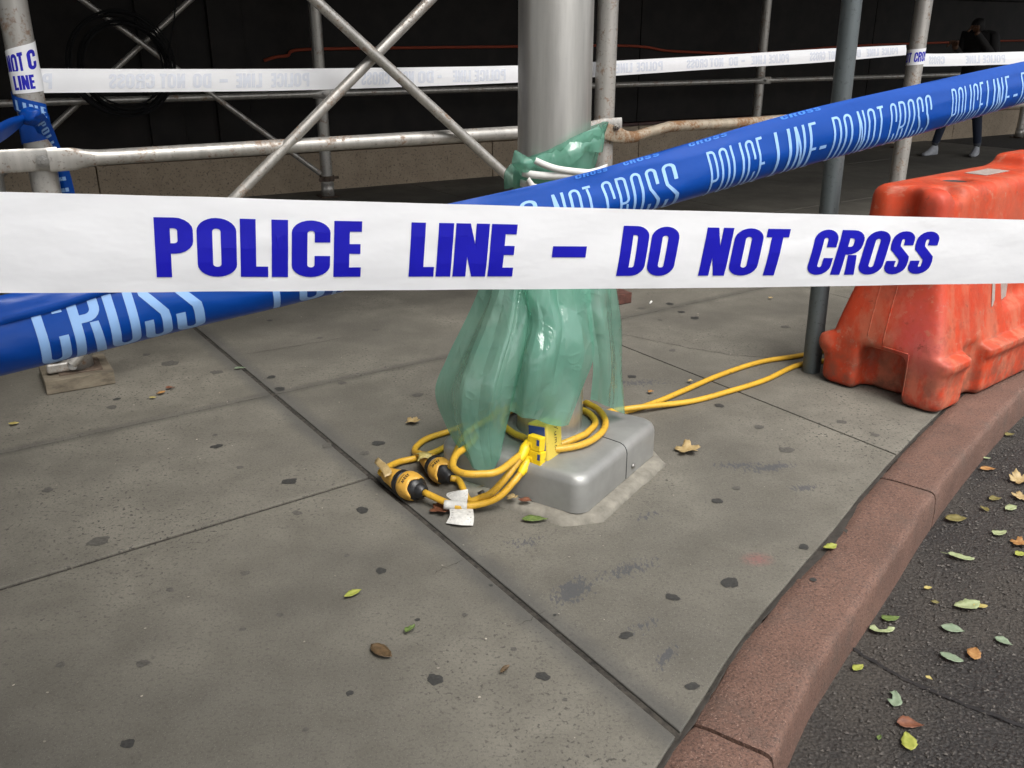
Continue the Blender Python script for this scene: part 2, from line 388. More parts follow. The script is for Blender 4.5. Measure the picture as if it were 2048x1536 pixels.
LEAFM = {k: mat_leaf('leaf_'+k, *v) for k, v in dict(
 palegreen=((0.216, 0.259, 0.122), (0.317, 0.353, 0.194)), greygreen=((0.144, 0.194, 0.122), (0.216, 0.266, 0.180)), yellowgreen=((0.216, 0.245, 0.036), (0.331, 0.331, 0.072)),
 green=((0.065, 0.108, 0.022), (0.122, 0.166, 0.043)), yellow=((0.324, 0.259, 0.072), (0.418, 0.346, 0.130)), tan=((0.288, 0.202, 0.086), (0.396, 0.295, 0.144)),
 orange=((0.245, 0.108, 0.032), (0.360, 0.194, 0.065)), brown=((0.065, 0.040, 0.018), (0.122, 0.076, 0.036)), rust=((0.108, 0.036, 0.018), (0.202, 0.079, 0.040)), olive=((0.108, 0.094, 0.025), (0.180, 0.151, 0.050))).items()}

# ------------------------------------------------------------------ pavement, kerb, road
GA = math.radians(34.5); E1 = Vector((math.cos(GA), math.sin(GA), 0)); E2 = Vector((math.sin(GA), -math.cos(GA), 0))
GO = G(547, 788)
def gp(a, b, z=0.0): p = GO+E1*a+E2*b; return Vector((p.x, p.y, z))
def ge(p): r = Vector(p)-GO; return r.dot(E1), r.dot(E2)
inner_px = [(1320, 1536), (1386, 1445), (1472, 1304), (1525, 1236), (1592, 1155), (1674, 1059), (1760, 953), (1865, 843)]
inner = [G(*p) for p in inner_px]
d0 = (inner[1]-inner[0]).normalized(); d0 = Vector((d0.x*.9, d0.y*1.05, 0)).normalized()
pre = [inner[0]-d0*1.3+Vector((-.03, .0, 0)), inner[0]-d0*.55]
post_ = []; p = inner[-1].copy(); ang = math.atan2(inner[-1].y-inner[-2].y, inner[-1].x-inner[-2].x)
for k in range(16):
    ang = max(math.radians(31), ang-math.radians(2.2)); p = p+Vector((math.cos(ang), math.sin(ang), 0))*(.5 if k < 8 else 2.0); post_.append(p.copy())
CURB = catmull(pre+inner+post_, 10)            # inner edge of the kerb
CE = sorted([ge(q) for q in CURB])
def cfun(a): return float(np.interp(a, [c[0] for c in CE], [c[1] for c in CE]))

# bedding that shows in the joints
aa = np.linspace(CE[0][0], 16, 60)
V = [gp(-16, -9, -.007), gp(16, -9, -.007)] + [gp(a, cfun(a)-.0, -.007) for a in aa[::-1]] + [gp(-16, cfun(CE[0][0])+1, -.007)]
sidewalk = mesh('sidewalk', V, [tuple(range(len(V)))], M['soil']); tag(sidewalk, kind='structure')
B = 1.517
def slab(a0, a1, b0, b1, g=(.004, .004, .004, .004), curb=False, tilt=(0, 0)):
    """a flag between a0..a1 along the wall and b0..b1 towards the kerb; g = half joints"""
    A0, A1, B0 = a0+g[0], a1-g[1], b0+g[2]
    zr = random.uniform(-.0009, .0003); pts = []
    if curb:
        n = 14; pts = [(A0, B0+tilt[0]), (A1, B0)] + [(a, min(b1, cfun(a)-.011+.004*nz((a*9, 0, 0)))) for a in np.linspace(A1, A0, n)]
    else:
        B1 = b1-g[3]; n = 10
        pts = [(A0, B0+tilt[0]), (A1, B0)] + [(a, B1+tilt[1]*(A1-a)/(A1-A0)+.0025*nz((a*7, b1*3, 1))) for a in np.linspace(A1, A0, n)]
    n = len(pts)
    V = [gp(a, b, zr) for a, b in pts]+[gp(a, b, -.06) for a, b in pts]
    F = [tuple(range(n-1, -1, -1))]+[(i, (i+1) % n, n+(i+1) % n, n+i) for i in range(n)]
    if (V[1]-V[0]).cross(V[2]-V[1]).z > 0: F = [tuple(reversed(f)) for f in F]
    o = mesh('slab', V, F, M['concrete'], sidewalk); bevel(o, .0025, 2, 50); return o
for i in range(-5, 7):
    a0, a1 = i*B, (i+1)*B
    gl = .009 if i == 0 else .0035; gr = .009 if i == -1 else .0035
    for j in range(-6, 0):
        if (gp((a0+a1)/2, (j+.5)*B)-Vector((-1.65, 8.33, 0))).dot(Vector((-.5, .866, 0))) > 1.2: continue
        slab(a0, a1, j*B, (j+1)*B, (gl, gr, .0055, .0055))
    if i == -1:
        slab(a0, a1, 0, .86, (gl, gr, .0055, .009), tilt=(0, .045)); slab(a0, a1, .86, 9, (gl, gr, .009, 0), curb=True, tilt=(.045, 0))
    elif i < -1:
        slab(a0, a1, 0, .9, (gl, gr, .0055, .006)); slab(a0, a1, .9, 9, (gl, gr, .006, 0), curb=True)
    else:
        slab(a0, a1, 0, 9, (gl, gr, .0055, 0), curb=True)

# kerb stones: granite lengths swept along the curved line
CW = .168; CH = .128; RD = -.125
CL = [Vector(q) for q in CURB]
S = [0.0]
for q0, q1 in zip(CL, CL[1:]): S.append(S[-1]+(q1-q0).length)
def cpt(s):
    s = max(0, min(S[-1]-1e-4, s)); i = int(np.searchsorted(S, s, 'right'))-1; i = min(i, len(CL)-2)
    t = (s-S[i])/max(1e-9, S[i+1]-S[i]); p = CL[i].lerp(CL[i+1], t)
    i0, i1 = max(0, i-3), min(len(CL)-1, i+4); d = (CL[i1]-CL[i0]).normalized()
    return p, d, Vector((d.y, -d.x, 0))
def s_of(px, py):
    q = G(px, py); return S[min(range(len(CL)), key=lambda k: (CL[k]-q).length)]
s_a = s_of(1386, 1447); s_b = s_of(1778, 964)
curb = mesh('kerb', [cpt(S[-1]*k/80)[0]+cpt(S[-1]*k/80)[2]*e+Vector((0, 0, -.2)) for k in range(81) for e in (.0, .12)], grid_faces(81, 2), M['soil'])
tag(curb, kind='structure')
prof = [(.004, -.3), (.003, -.03), (.0, -.006), (.006, .0), (.04, .002), (.09, .001), (CW-.022, .0005), (CW-.010, -.002), (CW-.003, -.008), (CW+.001, -.02), (CW+.004, -.06), (CW+.006, RD-.05)]
js = [-.2]; s = s_a
joints = sorted([s_a-1.55, s_a, s_b, s_b+1.5, s_b+3.0, s_b+4.6, s_b+6.5, s_b+9, s_b+12, s_b+16])
joints = [j for j in joints if j < S[-1]]
for k, (sa, sb) in enumerate(zip(joints[:-1], joints[1:])):
    n = max(8, int((sb-sa)/.03)) if sb < s_b+2 else 14
    V = []; sa += .005; sb -= .005
    for i in range(n+1):
        s = sa+(sb-sa)*i/n; p, d, nn = cpt(s); e = min(i, n-i)
        rnd = .004 if e == 0 else 0
        for (w, z) in prof:
            chip = 0
            if w < .01: chip = .008*max(0, nz((s*6, 0, 0), 1, 3))+.005*nz((s*25, 1, 0))
            if w < .05 and s_b-.75 < s < s_b-.25: chip += .03*max(0, math.sin((s-s_b+.75)/.5*math.pi))*(.4+.6*abs(nz((s*14, 2, 0))))*(1-w/.05)
            wob = .003*nz((s*3, w*20, z*20))-(.010*max(0, nz((s*8, 1, 7))-.15)+.006*max(0, nz((s*22, 4, 1))-.1) if CW-.025 < w < CW+.003 else 0); V.append(p+nn*(w+chip+(wob if w > .1 else 0))+Vector((0, 0, z+.002*nz((s*5, w*9, 0))-rnd)))
    m = len(prof); F = grid_faces(n+1, m); F = [tuple(reversed(f)) for f in F]
    F += [tuple(range(m)), tuple(reversed([n*m+q for q in range(m)]))]
    o = mesh('kerb_stone', V, F, M['curb'], curb); smooth_angle(o, 50)
# dirt and old sealant pressed into the gap between flags and kerb
V = []
for i in range(260):
    s = .3+(s_b+2.6-.3)*i/259; p, d, nn = cpt(s)
    w0 = -.014-.004*nz((s*11, 0, 5)); w1 = .003+.012*max(0, nz((s*7, 0, 9)))+.004*nz((s*40, 0, 2))
    if s_b-.8 < s < s_b-.2: w1 += .028*max(0, math.sin((s-s_b+.8)/.6*math.pi))
    for w in (w0, w0*.4, w1*.5, w1): V.append(p+nn*w+Vector((0, 0, -.0045-.003*(w in (w0,))+.004*nz((s*18, w*60, 0))+(.0035 if w > 0 else -.002))))
o = mesh('joint_filler', V, [tuple(reversed(f)) for f in grid_faces(260, 4)], M['sealant'], sidewalk, True)

# road
road = mesh('road', [Vector((x, y, RD)) for x in (-150, 150) for y in (-150, 150)], [(0, 2, 3, 1)], M['asphalt']); tag(road, kind='structure')
seam = [G(px, py, RD) for px, py in [(1690, 1290), (1724, 1314), (1804, 1360), (1909, 1405), (2045, 1457), (2300, 1550)]]
seam = catmull(seam, 6); nn = len(seam)
V = [p+Vector((.010*nz((i*.9, 0, 0)), -.012+.012*nz((i*.6, 1, 0)), .006+.002*nz((i*.5, 2, 0)))) for i, p in enumerate(seam)] + [Vector((2.2, .3, RD+.006)), Vector((-.6, .3, RD+.006)), Vector((.2, 1.3, RD+.006))]
k = len(V); V2 = [v-Vector((0, 0, .03)) for v in V]
o = mesh('asphalt_patch', V+V2, [tuple(range(k-1, -1, -1))]+[(i, (i+1) % k, k+(i+1) % k, k+i) for i in range(k)], M['asphalt'], road)
V = []
for i, p in enumerate(seam):
    w = .005+.005*nz((i*.9, 3, 0)); V += [p+Vector((.006*nz((i*1.3, 8, 0)), -.004-w+.012*nz((i*.7, 6, 0)), .0085)), p+Vector((.004, -.004+w+.012*nz((i*.7, 6, 0)), .0085+.002*nz((i, 5, 0))))]
mesh('road_seam', V, [(2*i, 2*i+2, 2*i+3, 2*i+1) for i in range(len(seam)-1)], M['grooveshade'], road)  # dark strip laid along the seam, paints the groove's shadow
V, F = [], []
gt = [Vector(v).normalized() for v in [(1, 0, 0), (-.5, .87, 0), (-.5, -.87, 0), (0, 0, 1), (.2, .1, -.7)]]
for q in range(8000):
    s = random.uniform(.2, s_b+2.2); p, d, nr = cpt(s); w = CW+.02+abs(random.gauss(0, 1))*.35
    if w > 1.1: continue
    c = p+nr*w; r = random.choice((.0018, .0025, .003, .004, .0055)); a = random.uniform(0, 6.28); k = len(V)
    for g in gt:
        gx, gy = g.x*math.cos(a)-g.y*math.sin(a), g.x*math.sin(a)+g.y*math.cos(a)
        f = random.uniform(.7, 1.25); V.append(Vector((c.x+gx*r*f, c.y+gy*r*f, RD+.0015+r*.35+g.z*r*.7*f+(.006 if c.y < 1.72 else 0))))
    F += [(k, k+1, k+3), (k+1, k+2, k+3), (k+2, k, k+3)]
grit = mesh('gravel', V, F, plain('loose_stone_chips', (.075, .066, .058), .75, var=.9, scale=60)); tag(grit, 'loose stone chips scattered over the asphalt by the kerb', 'gravel', kind='stuff')

# gum spots trodden into the flags
gum = [(198, 1082, 15, 0), (593, 1026, 11, 0), (725, 1020, 13, 1), (490, 1147, 9, 0), (762, 1142, 11, 1), (694, 1112, 6, 0), (286, 1327, 13, 0), (253, 1488, 13, 1), (699, 1387, 8, 1), (870, 1359, 15, 1),
       (835, 1240, 5, 1), (486, 1259, 6, 0), (434, 893, 11, 1), (580, 963, 14, 1), (654, 891, 11, 0), (543, 754, 9, 1), (559, 778, 10, 1), (434, 745, 12, 0), (340, 727, 15, 0), (234, 799, 7, 1), (225, 815, 8, 0),
       (293, 709, 7, 0), (684, 766, 8, 0), (539, 641, 6, 1), (1345, 1195, 11, 1), (1461, 1166, 17, 1), (1251, 1271, 15, 1), (1086, 1353, 12, 1), (1385, 1371, 14, 1), (1027, 1299, 7, 0), (982, 1171, 5, 1), (1264, 753, 9, 1),
       (1390, 636, 9, 1), (1363, 624, 7, 1), (1340, 608, 8, 1), (1439, 811, 9, 1), (1571, 654, 9, 0), (1518, 854, 9, 0), (1683, 844, 10, 0), (1345, 701, 7, 0), (1573, 900, 12, 0), (1609, 1094, 10, 1), (1472, 976, 8, 0),
       (1435, 1002, 11, 1), (757, 887, 13, 1), (730, 906, 9, 0), (752, 660, 7, 0), (640, 676, 6, 0), (835, 790, 10, 0), (1283, 617, 7, 0), (430, 870, 6, 0), (95, 980, 9, 0), (480, 935, 7, 0), (1320, 640, 5, 0), (1750, 870, 8, 0), (1560, 1450, 0, 0),
       (930, 1230, 6, 0), (1110, 1230, 4, 1), (1130, 1400, 5, 0), (560, 1230, 7, 0), (340, 1180, 6, 0), (120, 1330, 9, 0), (610, 1460, 7, 0), (880, 720, 0, 0)]
for gx, gy, r, dk in gum:
    if not r: continue
    c = G(gx, gy); rr = r/FPX*((c-Vector(_C)).length); n = 26; sd = gx*.37; el = random.uniform(.75, 1.3); ro = random.uniform(0, 3)
    V = [c+Vector((0, 0, .0011))]
    for q in range(n):
        a = 6.283*q/n; f = rr*.95*(1+.42*nz((math.cos(a)*1.1, math.sin(a)*1.1, sd))+.16*nz((math.cos(a)*3, math.sin(a)*3, sd)))
        x, y = f*math.cos(a)*el, f*math.sin(a); V.append(c+Vector((x*math.cos(ro)-y*math.sin(ro), x*math.sin(ro)+y*math.cos(ro), .0009)))
    mesh('gum_spot', V, [(0, q+1, (q+1) % n+1) for q in range(n)], M['gum' if dk else 'gumpale'], sidewalk)
c = G(1626, 1162); V = [c+Vector((0, 0, .006))]+[c+Vector((.009*math.cos(q*.524), .009*math.sin(q*.524), .0045)) for q in range(12)]
mesh('gum_spot', V, [(0, q+1, (q+1) % 12+1) for q in range(12)], M['gum'], curb, True)
# hairline cracks across the flags
def crack(pts, w):
    P_ = catmull([G(*p) for p in pts], 9); V = []
    for i, p in enumerate(P_):
        d = (P_[min(i+1, len(P_)-1)]-P_[max(i-1, 0)]).normalized(); n = Vector((-d.y, d.x, 0)); q = p+n*(.012*nz((i*.35, pts[0][0], 0))+.004*nz((i*1.3, 2, pts[0][1])))
        ww = w*(.35+.9*abs(nz((i*.6, 5, pts[0][0]))))*min(1, i/4+.1, (len(P_)-1-i)/4+.1); V += [q-n*ww+Z3*.0008, q+n*ww+Z3*.0008]
    mesh('crack', V, [(2*i, 2*i+2, 2*i+3, 2*i+1) for i in range(len(P_)-1)], M['soil'], sidewalk)
crack([(1243, 668), (1320, 684), (1400, 700), (1490, 712), (1570, 716)], .0028); crack([(1090, 1222), (1062, 1238), (1035, 1252)], .0016)
crack([(470, 712), (560, 697), (640, 684), (700, 673)], .0022); crack([(930, 1118), (890, 1136), (860, 1150)], .0014)

# ------------------------------------------------------------------ building wall
WD = Vector((math.cos(math.radians(30)), math.sin(math.radians(30)), 0)); WN = Vector((WD.y, -WD.x, 0))     # along the wall, out towards the street
W0 = Vector((-1.649, 8.335, 0))
def wp(s, out=0.0, z=0.0): q = W0+WD*s+WN*out; return Vector((q.x, q.y, z))
wall = thing('building_wall', 'dark building front with brown stone base course behind the scaffold', 'wall', wp(0))
def wbox(name, s0, s1, z0, z1, out, depth, mat, parent=wall, bv=.006):
    o = mesh(name, *box(wp((s0+s1)/2, out-depth/2, (z0+z1)/2), WD, WN, Z3, s1-s0, depth, z1-z0), mat, parent); bevel(o, bv, 2); return o
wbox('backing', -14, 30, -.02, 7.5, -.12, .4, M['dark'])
sj = [-13, -9.6, -7.2, -5.5, -3.75, -1.95, -.05, 1.68, 3.5, 5.3, 7.1, 8.9, 10.7, 12.5, 15, 18, 22, 27]
for a, b in zip(sj[:-1], sj[1:]):
    wbox('base_stone', a+.004, b-.004, -.02, .335, 0, .3, M['stone'])
    wbox('ledge_stone', a+.004, b-.004, .341, .405, -.012, .28, M['stone'], bv=.01)
for a, b in zip(sj[:-1:2], sj[2::2]):
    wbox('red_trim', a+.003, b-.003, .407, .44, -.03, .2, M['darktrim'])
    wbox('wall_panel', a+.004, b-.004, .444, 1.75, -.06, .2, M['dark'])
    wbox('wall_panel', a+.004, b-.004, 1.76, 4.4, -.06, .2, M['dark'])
for s in (-1.35, -.8): wbox('pilaster', s-.14, s+.14, .446, 4.4, -.02, .2, M['dark'])
pts = [(528, 121), (552, 114), (576, 111), (582, 103), (610, 99), (700, 97), (860, 95), (1035, 93), (1220, 91), (1290, 94), (1330, 101), (1400, 105), (1470, 107), (1560, 104), (1700, 92), (1860, 86), (1990, 82), (2100, 80)]
P_ = []
for q in pts:
    r = on_line(q[0], q[1], wp(0, -.035), wp(1, -.035)); P_.append(r)
o = mesh('orange_cord', *tube(catmull(P_, 5), .013, 8), M['orange'], None, True, base=P_[0])
tag(o, 'thin orange cord strung along the dark wall behind the scaffold', 'cord')

# ------------------------------------------------------------------ sidewalk shed (pipe scaffold)
shed = thing('sidewalk_shed', 'silver pipe scaffold with rails and cross braces in front of dark wall', 'scaffold', (-1.75, 3.42, 0))
FP = [Vector((-3.9, 2.2, 0)), Vector((-1.75, 3.42, 0)), Vector((.455, 4.62, 0)), Vector((2.51, 5.95, 0)), Vector((4.7, 7.2, 0))]
R2 = Vector((-1.606, 7.93, 0)); RP = [R2+WD*(2.5*k) for k in range(-2, 5)]
PR = .05
def post(p, z0, z1=2.72, r=PR, plate=True):
    o = mesh('post', *tube([p+Z3*z0, p+Z3*(z0+.02), p+Z3*1.0, p+Z3*z1], r, 20), M['pipe'], shed); smooth_angle(o, 60)
    if plate:
        b = mesh('base_plate', *box(p+Z3*(z0-.005), WD, WN, Z3, .16, .16, .012), M['rustplate'], o); bevel(b, .002, 1)
        mesh('base_socket', *tube([p+Z3*(z0+.001), p+Z3*(z0+.11)], r+.006, 20), M['pipe'], o, True)
    return o
fposts = [post(p, .062) for p in FP]; rposts = [post(p, .012) for p in RP]
def flat_rail(a, b, r=.024, mat='pipe', ends=(.16, .16), name='rail', bend=None, par=None):
    a, b = Vector(a), Vector(b); L = (b-a).length; d = (b-a)/L
    ts = [0, ends[0]*.55, ends[0]*.8, ends[0]*1.25, ends[0]*1.7]+list(np.linspace(ends[0]*2.4, L-ends[1]*2.4, 14))+[L-ends[1]*1.7, L-ends[1]*1.25, L-ends[1]*.8, L-ends[1]*.55, L]
    path = []; fl = []
    for t in ts:
        q = a+d*t
        if bend: q = q+bend(t/L)
        path.append(q); e = min(t/ends[0], (L-t)/ends[1])
        k = max(0, min(1, (e-.7)/.9)); k = k*k*(3-2*k)
        fl.append((1.42-.42*k, .22+.78*k))
    o = mesh(name, *tube(path, r, 16, flat=fl), M[mat], par or shed); smooth_angle(o, 45); return o
def bolt(p, n, r=.014, par=None):
    n = Vector(n).normalized()
    V, F = lathe([(0, r*1.35), (.003, r*1.35), (.0035, r)], p, n, 16); V2, F2 = lathe([(.0035, r*1.02), (.013, r*1.02), (.0135, r*.55), (.021, r*.5)], p, n, 6)
    o = mesh('bolt', *join((V, F), (V2, F2)), M['bolt'], par or shed); return o
off = WN*(PR+.012)
RZ = [.88, .88, .892, .885, .88]
for k in range(4):
    a = FP[k]+off+Z3*RZ[k]; b = FP[k+1]+off+Z3*RZ[k+1]; d = (b-a).normalized()
    if k == 2:
        bd = lambda t: Vector((0, 0, -.05*math.exp(-((t-.07)/.06)**2)-.022*math.sin(math.pi*min(1, t*1.3))+.0*t))+WN*(-.02*math.sin(3.14*t))
        flat_rail(a-d*.06+WN*.012, b+d*.06, .027, 'piperust', (.12, .14), bend=bd)
    elif k == 0: flat_rail(a, b+d*.055+Z3*.004, .029, 'pipe', (.2, .36))
    elif k == 1: flat_rail(a-d*.0+WN*.014+d*.02, b+d*.06, .029, 'pipe', (.10, .14))
    else: flat_rail(a-d*.05+WN*.012, b+d*.05, .027)
for k in (1, 2, 3): bolt(FP[k]+off+WN*(.022 if k > 1 else .024)+Z3*RZ[k]+WD*(.0 if k == 1 else .015), WN, .013 if k > 1 else .017)
for k in range(len(RP)-1):
    a = RP[k]+off+Z3*.862; b = RP[k+1]+off+Z3*.862; d = (b-a).normalized()
    flat_rail(a-d*.09, b+d*.09+WN*.011, .026, ends=(.13, .13)); bolt(RP[k+1]+off+WN*.02+Z3*.862, WN, .014)
def brace(a, b, r=.022, mat='pipe', n=4):
    o = mesh('brace', *tube([Vector(a).lerp(Vector(b), t) for t in np.linspace(0, 1, 7)], r, 14), M[mat], shed); smooth_angle(o, 60); return o
# front cross: one pipe rises from the first post's foot, the other falls to the second post's foot
pl1, pl2 = FP[1]+WN*.085, FP[2]+WN*.085
q1 = on_line(470, 395, pl1, pl2); q2 = on_line(860, 0, pl1, pl2); d = (q2-q1); brace(q1-d*.79, q2+d*.95)
pl1, pl2 = FP[1]+WN*.132, FP[2]+WN*.132
q1 = on_line(1032, 368, pl1, pl2); q2 = on_line(630, 0, pl1, pl2); d = (q2-q1); brace(q1-d*.5, q2+d*1.3)
pl1, pl2 = RP[0]+WN*.08, RP[2]+WN*.08
q1 = on_line(640, 347, pl1, pl2); q2 = on_line(165, 0, pl1, pl2); d = (q2-q1); brace(q1, q2+d*1.0, .022)
pl1, pl2 = RP[0]-WN*.07, RP[2]-WN*.07
q1 = on_line(0, 352, pl1, pl2); q2 = on_line(380, 0, pl1, pl2); d = (q2-q1); brace(q1-d*.1, q2+d*1.2, .022)
# clamps on the rear post foot and on the second front post
def clamp(p, z, r=PR, mat='bolt', par=None):
    o = mesh('clamp', *tube([p+Z3*(z-.022), p+Z3*(z+.022)], r+.014, 18), M['rustplate'], shed); smooth_angle(o, 50)
    mesh('clamp_bolt', *tube([p+Z3*z+WD*(r+.005), p+Z3*z+WD*(r+.055)], .012, 8), M['rustplate'], o)
    mesh('clamp_bolt', *tube([p+Z3*z-WD*(r+.005)+WN*.03, p+Z3*z-WD*(r+.03)+WN*.075], .02, 8), M['rustplate'], o)
clamp(RP[2], .16); clamp(FP[2], .16); clamp(FP[1], .14)
# flattened lug of the brace with its white-painted pipe end at the first post's foot
pe = G(145, 731, .085)
o = mesh('brace_end', *tube([pe-WN*.05, pe+WN*.012, pe+WN*.016], [.0165, .0165, .012], 14), M['strip'], shed, False); smooth_angle(o, 50)
o = mesh('brace_lug', *box(G(112, 737, .085)+Vector((.0, .02, .0)), WD, WN, Z3, .085, .035, .04), M['pipe'], shed); bevel(o, .008, 2)
# roof of the shed: steel beams and planks over the walkway
ra = FP[1]+WN*1.0  # unseen roof edge pushed streetward to deepen shade on the pavement
for k in range(-2, 6):
    c = FP[1]+WD*(2.5*k)+(RP[2]-FP[2])*.5
    o = mesh('roof_beam', *box(Vector((c.x, c.y, 2.80)), WN, WD, Z3, 5.9, .1, .16), M['steelbeam'], shed)
for k in range(27):
    c = ra+WD*4.5-WN*(.12+.235*k)
    o = mesh('roof_plank', *box(Vector((c.x, c.y, 2.91)), WD, WN, Z3, 24, .228, .05), M['deck'], shed)
c = ra+WD*4.5
mesh('parapet', *box(Vector((c.x, c.y, 3.4)), WD, WN, Z3, 24, .05, 1.1), M['deck'], shed)

for k in range(30):  # unseen side wing of roof, added to darken the left pavement
    c = FP[1]-WD*(.52+.235*k)+WN*4.6
    mesh('roof_plank', *box(Vector((c.x, c.y, 2.91)), WN, WD, Z3, 7.1, .228, .05), M['deck'], shed)
c = FP[1]-WD*.37+WN*4.6
mesh('parapet', *box(Vector((c.x, c.y, 3.4)), WN, WD, Z3, 7.1, .05, 1.1), M['deck'], shed)  # upstand of the added wing, out of view
for (s_, t_) in ((-3.2, 2.6), (-3.2, 5.0), (-3.2, 7.4), (-1.0, 7.5)): post(FP[1]+WD*s_+WN*t_, .062)  # out-of-view posts holding up the added shading wing

# wooden sole blocks under the feet
def wblock(p, s, label, mat='wood', h=.055, rz=.55, sy=None):
    o = mesh('wood_block', *abox(Vector((p.x, p.y, h/2+.002)), s, sy or s, h, rz), M[mat], None, base=Vector((p.x, p.y, 0)))
    bevel(o, .003, 2); tag(o, label, 'wood block', 'wooden blocks under the scaffold posts'); return o
wblock(FP[1]+Vector((-.015, .0, 0)), .25, 'weathered pale wood block under the left front scaffold post')
wblock(FP[2]+Vector((0, -.02, 0)), .25, 'dark reddish wood block half hidden behind the green plastic bag', 'redwood')
wblock(FP[3], .25, 'wood block under the taped scaffold post behind the orange barrier')

# ------------------------------------------------------------------ lettering
def arc(cx, cy, rx, ry, a0, a1, n=7): return [(cx+rx*math.cos(math.radians(a0+(a1-a0)*i/n)), cy+ry*math.sin(math.radians(a0+(a1-a0)*i/n))) for i in range(n+1)]
def stroke(path, t, closed=False):
    q_ = []
    for p in path:
        if not q_ or math.hypot(p[0]-q_[-1][0], p[1]-q_[-1][1]) > 1e-4: q_.append(p)
    if closed and math.hypot(q_[0][0]-q_[-1][0], q_[0][1]-q_[-1][1]) < 1e-4: q_.pop()
    path = q_; n = len(path); Lf, Rt = [], []
    for i in range(n):
        a = path[i-1] if (i > 0 or closed) else None; b = path[i]; c = path[(i+1) % n] if (i < n-1 or closed) else None
        def nrm(p, q): dx, dy = q[0]-p[0], q[1]-p[1]; l = math.hypot(dx, dy) or 1; return (-dy/l, dx/l)
        n1 = nrm(a, b) if a else nrm(b, c); n2 = nrm(b, c) if c else n1
        mx, my = n1[0]+n2[0], n1[1]+n2[1]; l = math.hypot(mx, my) or 1; mx /= l; my /= l
        k = t/2/max(.35, mx*n1[0]+my*n1[1]); Lf.append((b[0]+mx*k, b[1]+my*k)); Rt.append((b[0]-mx*k, b[1]-my*k))
    return [Lf, Rt] if closed else [Lf+Rt[::-1]]
ASP = dict(P=.74, O=.76, L=.53, I=.33, C=.74, E=.53, N=.70, D=.74, T=.60, R=.76, S=.70, W=1.1)
ASP['-'] = .62
def glyph(ch, asp, tv, th):
    """list of polygons (outer loop, holes...) in a unit box; tv/th = thickness of upright and level strokes against height"""
    w = asp*th/tv; t = th; h = t/2; r = min((w-t)/2, .3) if w > t else .05
    if ch == 'O':
        q = arc(w-h-r, 1-h-r, r, r, 0, 90)+arc(h+r, 1-h-r, r, r, 90, 180)+arc(h+r, h+r, r, r, 180, 270)+arc(w-h-r, h+r, r, r, 270, 360); P = [stroke(q, t, True)]
    elif ch == 'C':
        q = [(w-h, .62)]+arc(w-h-r, 1-h-r, r, r, 0, 90)+arc(h+r, 1-h-r, r, r, 90, 180)+arc(h+r, h+r, r, r, 180, 270)+arc(w-h-r, h+r, r, r, 270, 360)+[(w-h, .38)]; P = [stroke(q, t)]
    elif ch == 'S':
        k = min(r, .2)
        q = [(w-h, .68)]+arc(w-h-k, 1-h-k, k, k, 0, 90, 5)+arc(h+k, 1-h-k, k, k, 90, 180, 5)+[(h, .70), (h+.03*w, .62), (w*.5, .5), (w-h-.03*w, .38), (w-h, .30)]+arc(w-h-k, h+k, k, k, 360, 270, 5)+arc(h+k, h+k, k, k, 270, 180, 5)+[(h, .32)]; P = [stroke(q, t)]
    elif ch == 'D':
        q = [(h, h), (h, 1-h)][::-1]; q = [(h, 1-h), (h, h)]+arc(w-h-r, h+r, r, r, 270, 360)+arc(w-h-r, 1-h-r, r, r, 0, 90); P = [stroke(q, t, True)]
    elif ch in 'PR':
        m = .40 if ch == 'P' else .46; k = min(r, (1-h-m-h)/2)
        q = [(h, 1-h), (h, m+h)]+arc(w-h-k, m+h+k, k, k, 270, 360, 5)+arc(w-h-k, 1-h-k, k, k, 0, 90, 5); P = [stroke(q, t, True), [[(0, 0), (t, 0), (t, m), (0, m)]]]
        if ch == 'R': P.append([[(w-t*1.02, 0), (w, 0), (w*.86, m*.98), (w*.86-t*.9, m*.98)]])
    elif ch == 'L': P = [[[(0, 0), (w, 0), (w, t*1.05), (t, t*1.05), (t, 1), (0, 1)]]]
    elif ch == 'I': P = [[[(0, 0), (w, 0), (w, 1), (0, 1)]]]
    elif ch == 'E': P = [[[(0, 0), (w, 0), (w, t), (t, t), (t, .5-t*.45), (w*.96, .5-t*.45), (w*.96, .5+t*.55), (t, .5+t*.55), (t, 1-t*1.05), (w, 1-t*1.05), (w, 1), (0, 1)]]]
    elif ch == 'T': P = [[[(w/2-h, 0), (w/2+h, 0), (w/2+h, 1-t), (w, 1-t), (w, 1), (0, 1), (0, 1-t), (w/2-h, 1-t)]]]
    elif ch == 'N':
        k = 1-min(.62 if t > .12 else .27, .95*t*math.sqrt(1+(1/max(.05, w-2*t))**2)); P = [[[(0, 0), (t*.92, 0), (t*.92, k), (w-t, 0), (w, 0), (w, 1), (w-t*.92, 1), (w-t*.92, 1-k), (t, 1), (0, 1)]]]
    elif ch == 'W': P = [[[(w*.2, 0), (w*.36, 0), (w*.5, .6), (w*.64, 0), (w*.8, 0), (w, 1), (w*.86, 1), (w*.72, .35), (w*.58, 1), (w*.42, 1), (w*.28, .35), (w*.14, 1), (0, 1)]]]
    else: P = [[[(0, .49-.63*t), (w, .49-.63*t), (w, .49+.63*t), (0, .49+.63*t)]]]
    return [[[(x/w, y) for x, y in lp] for lp in poly] for poly in P]
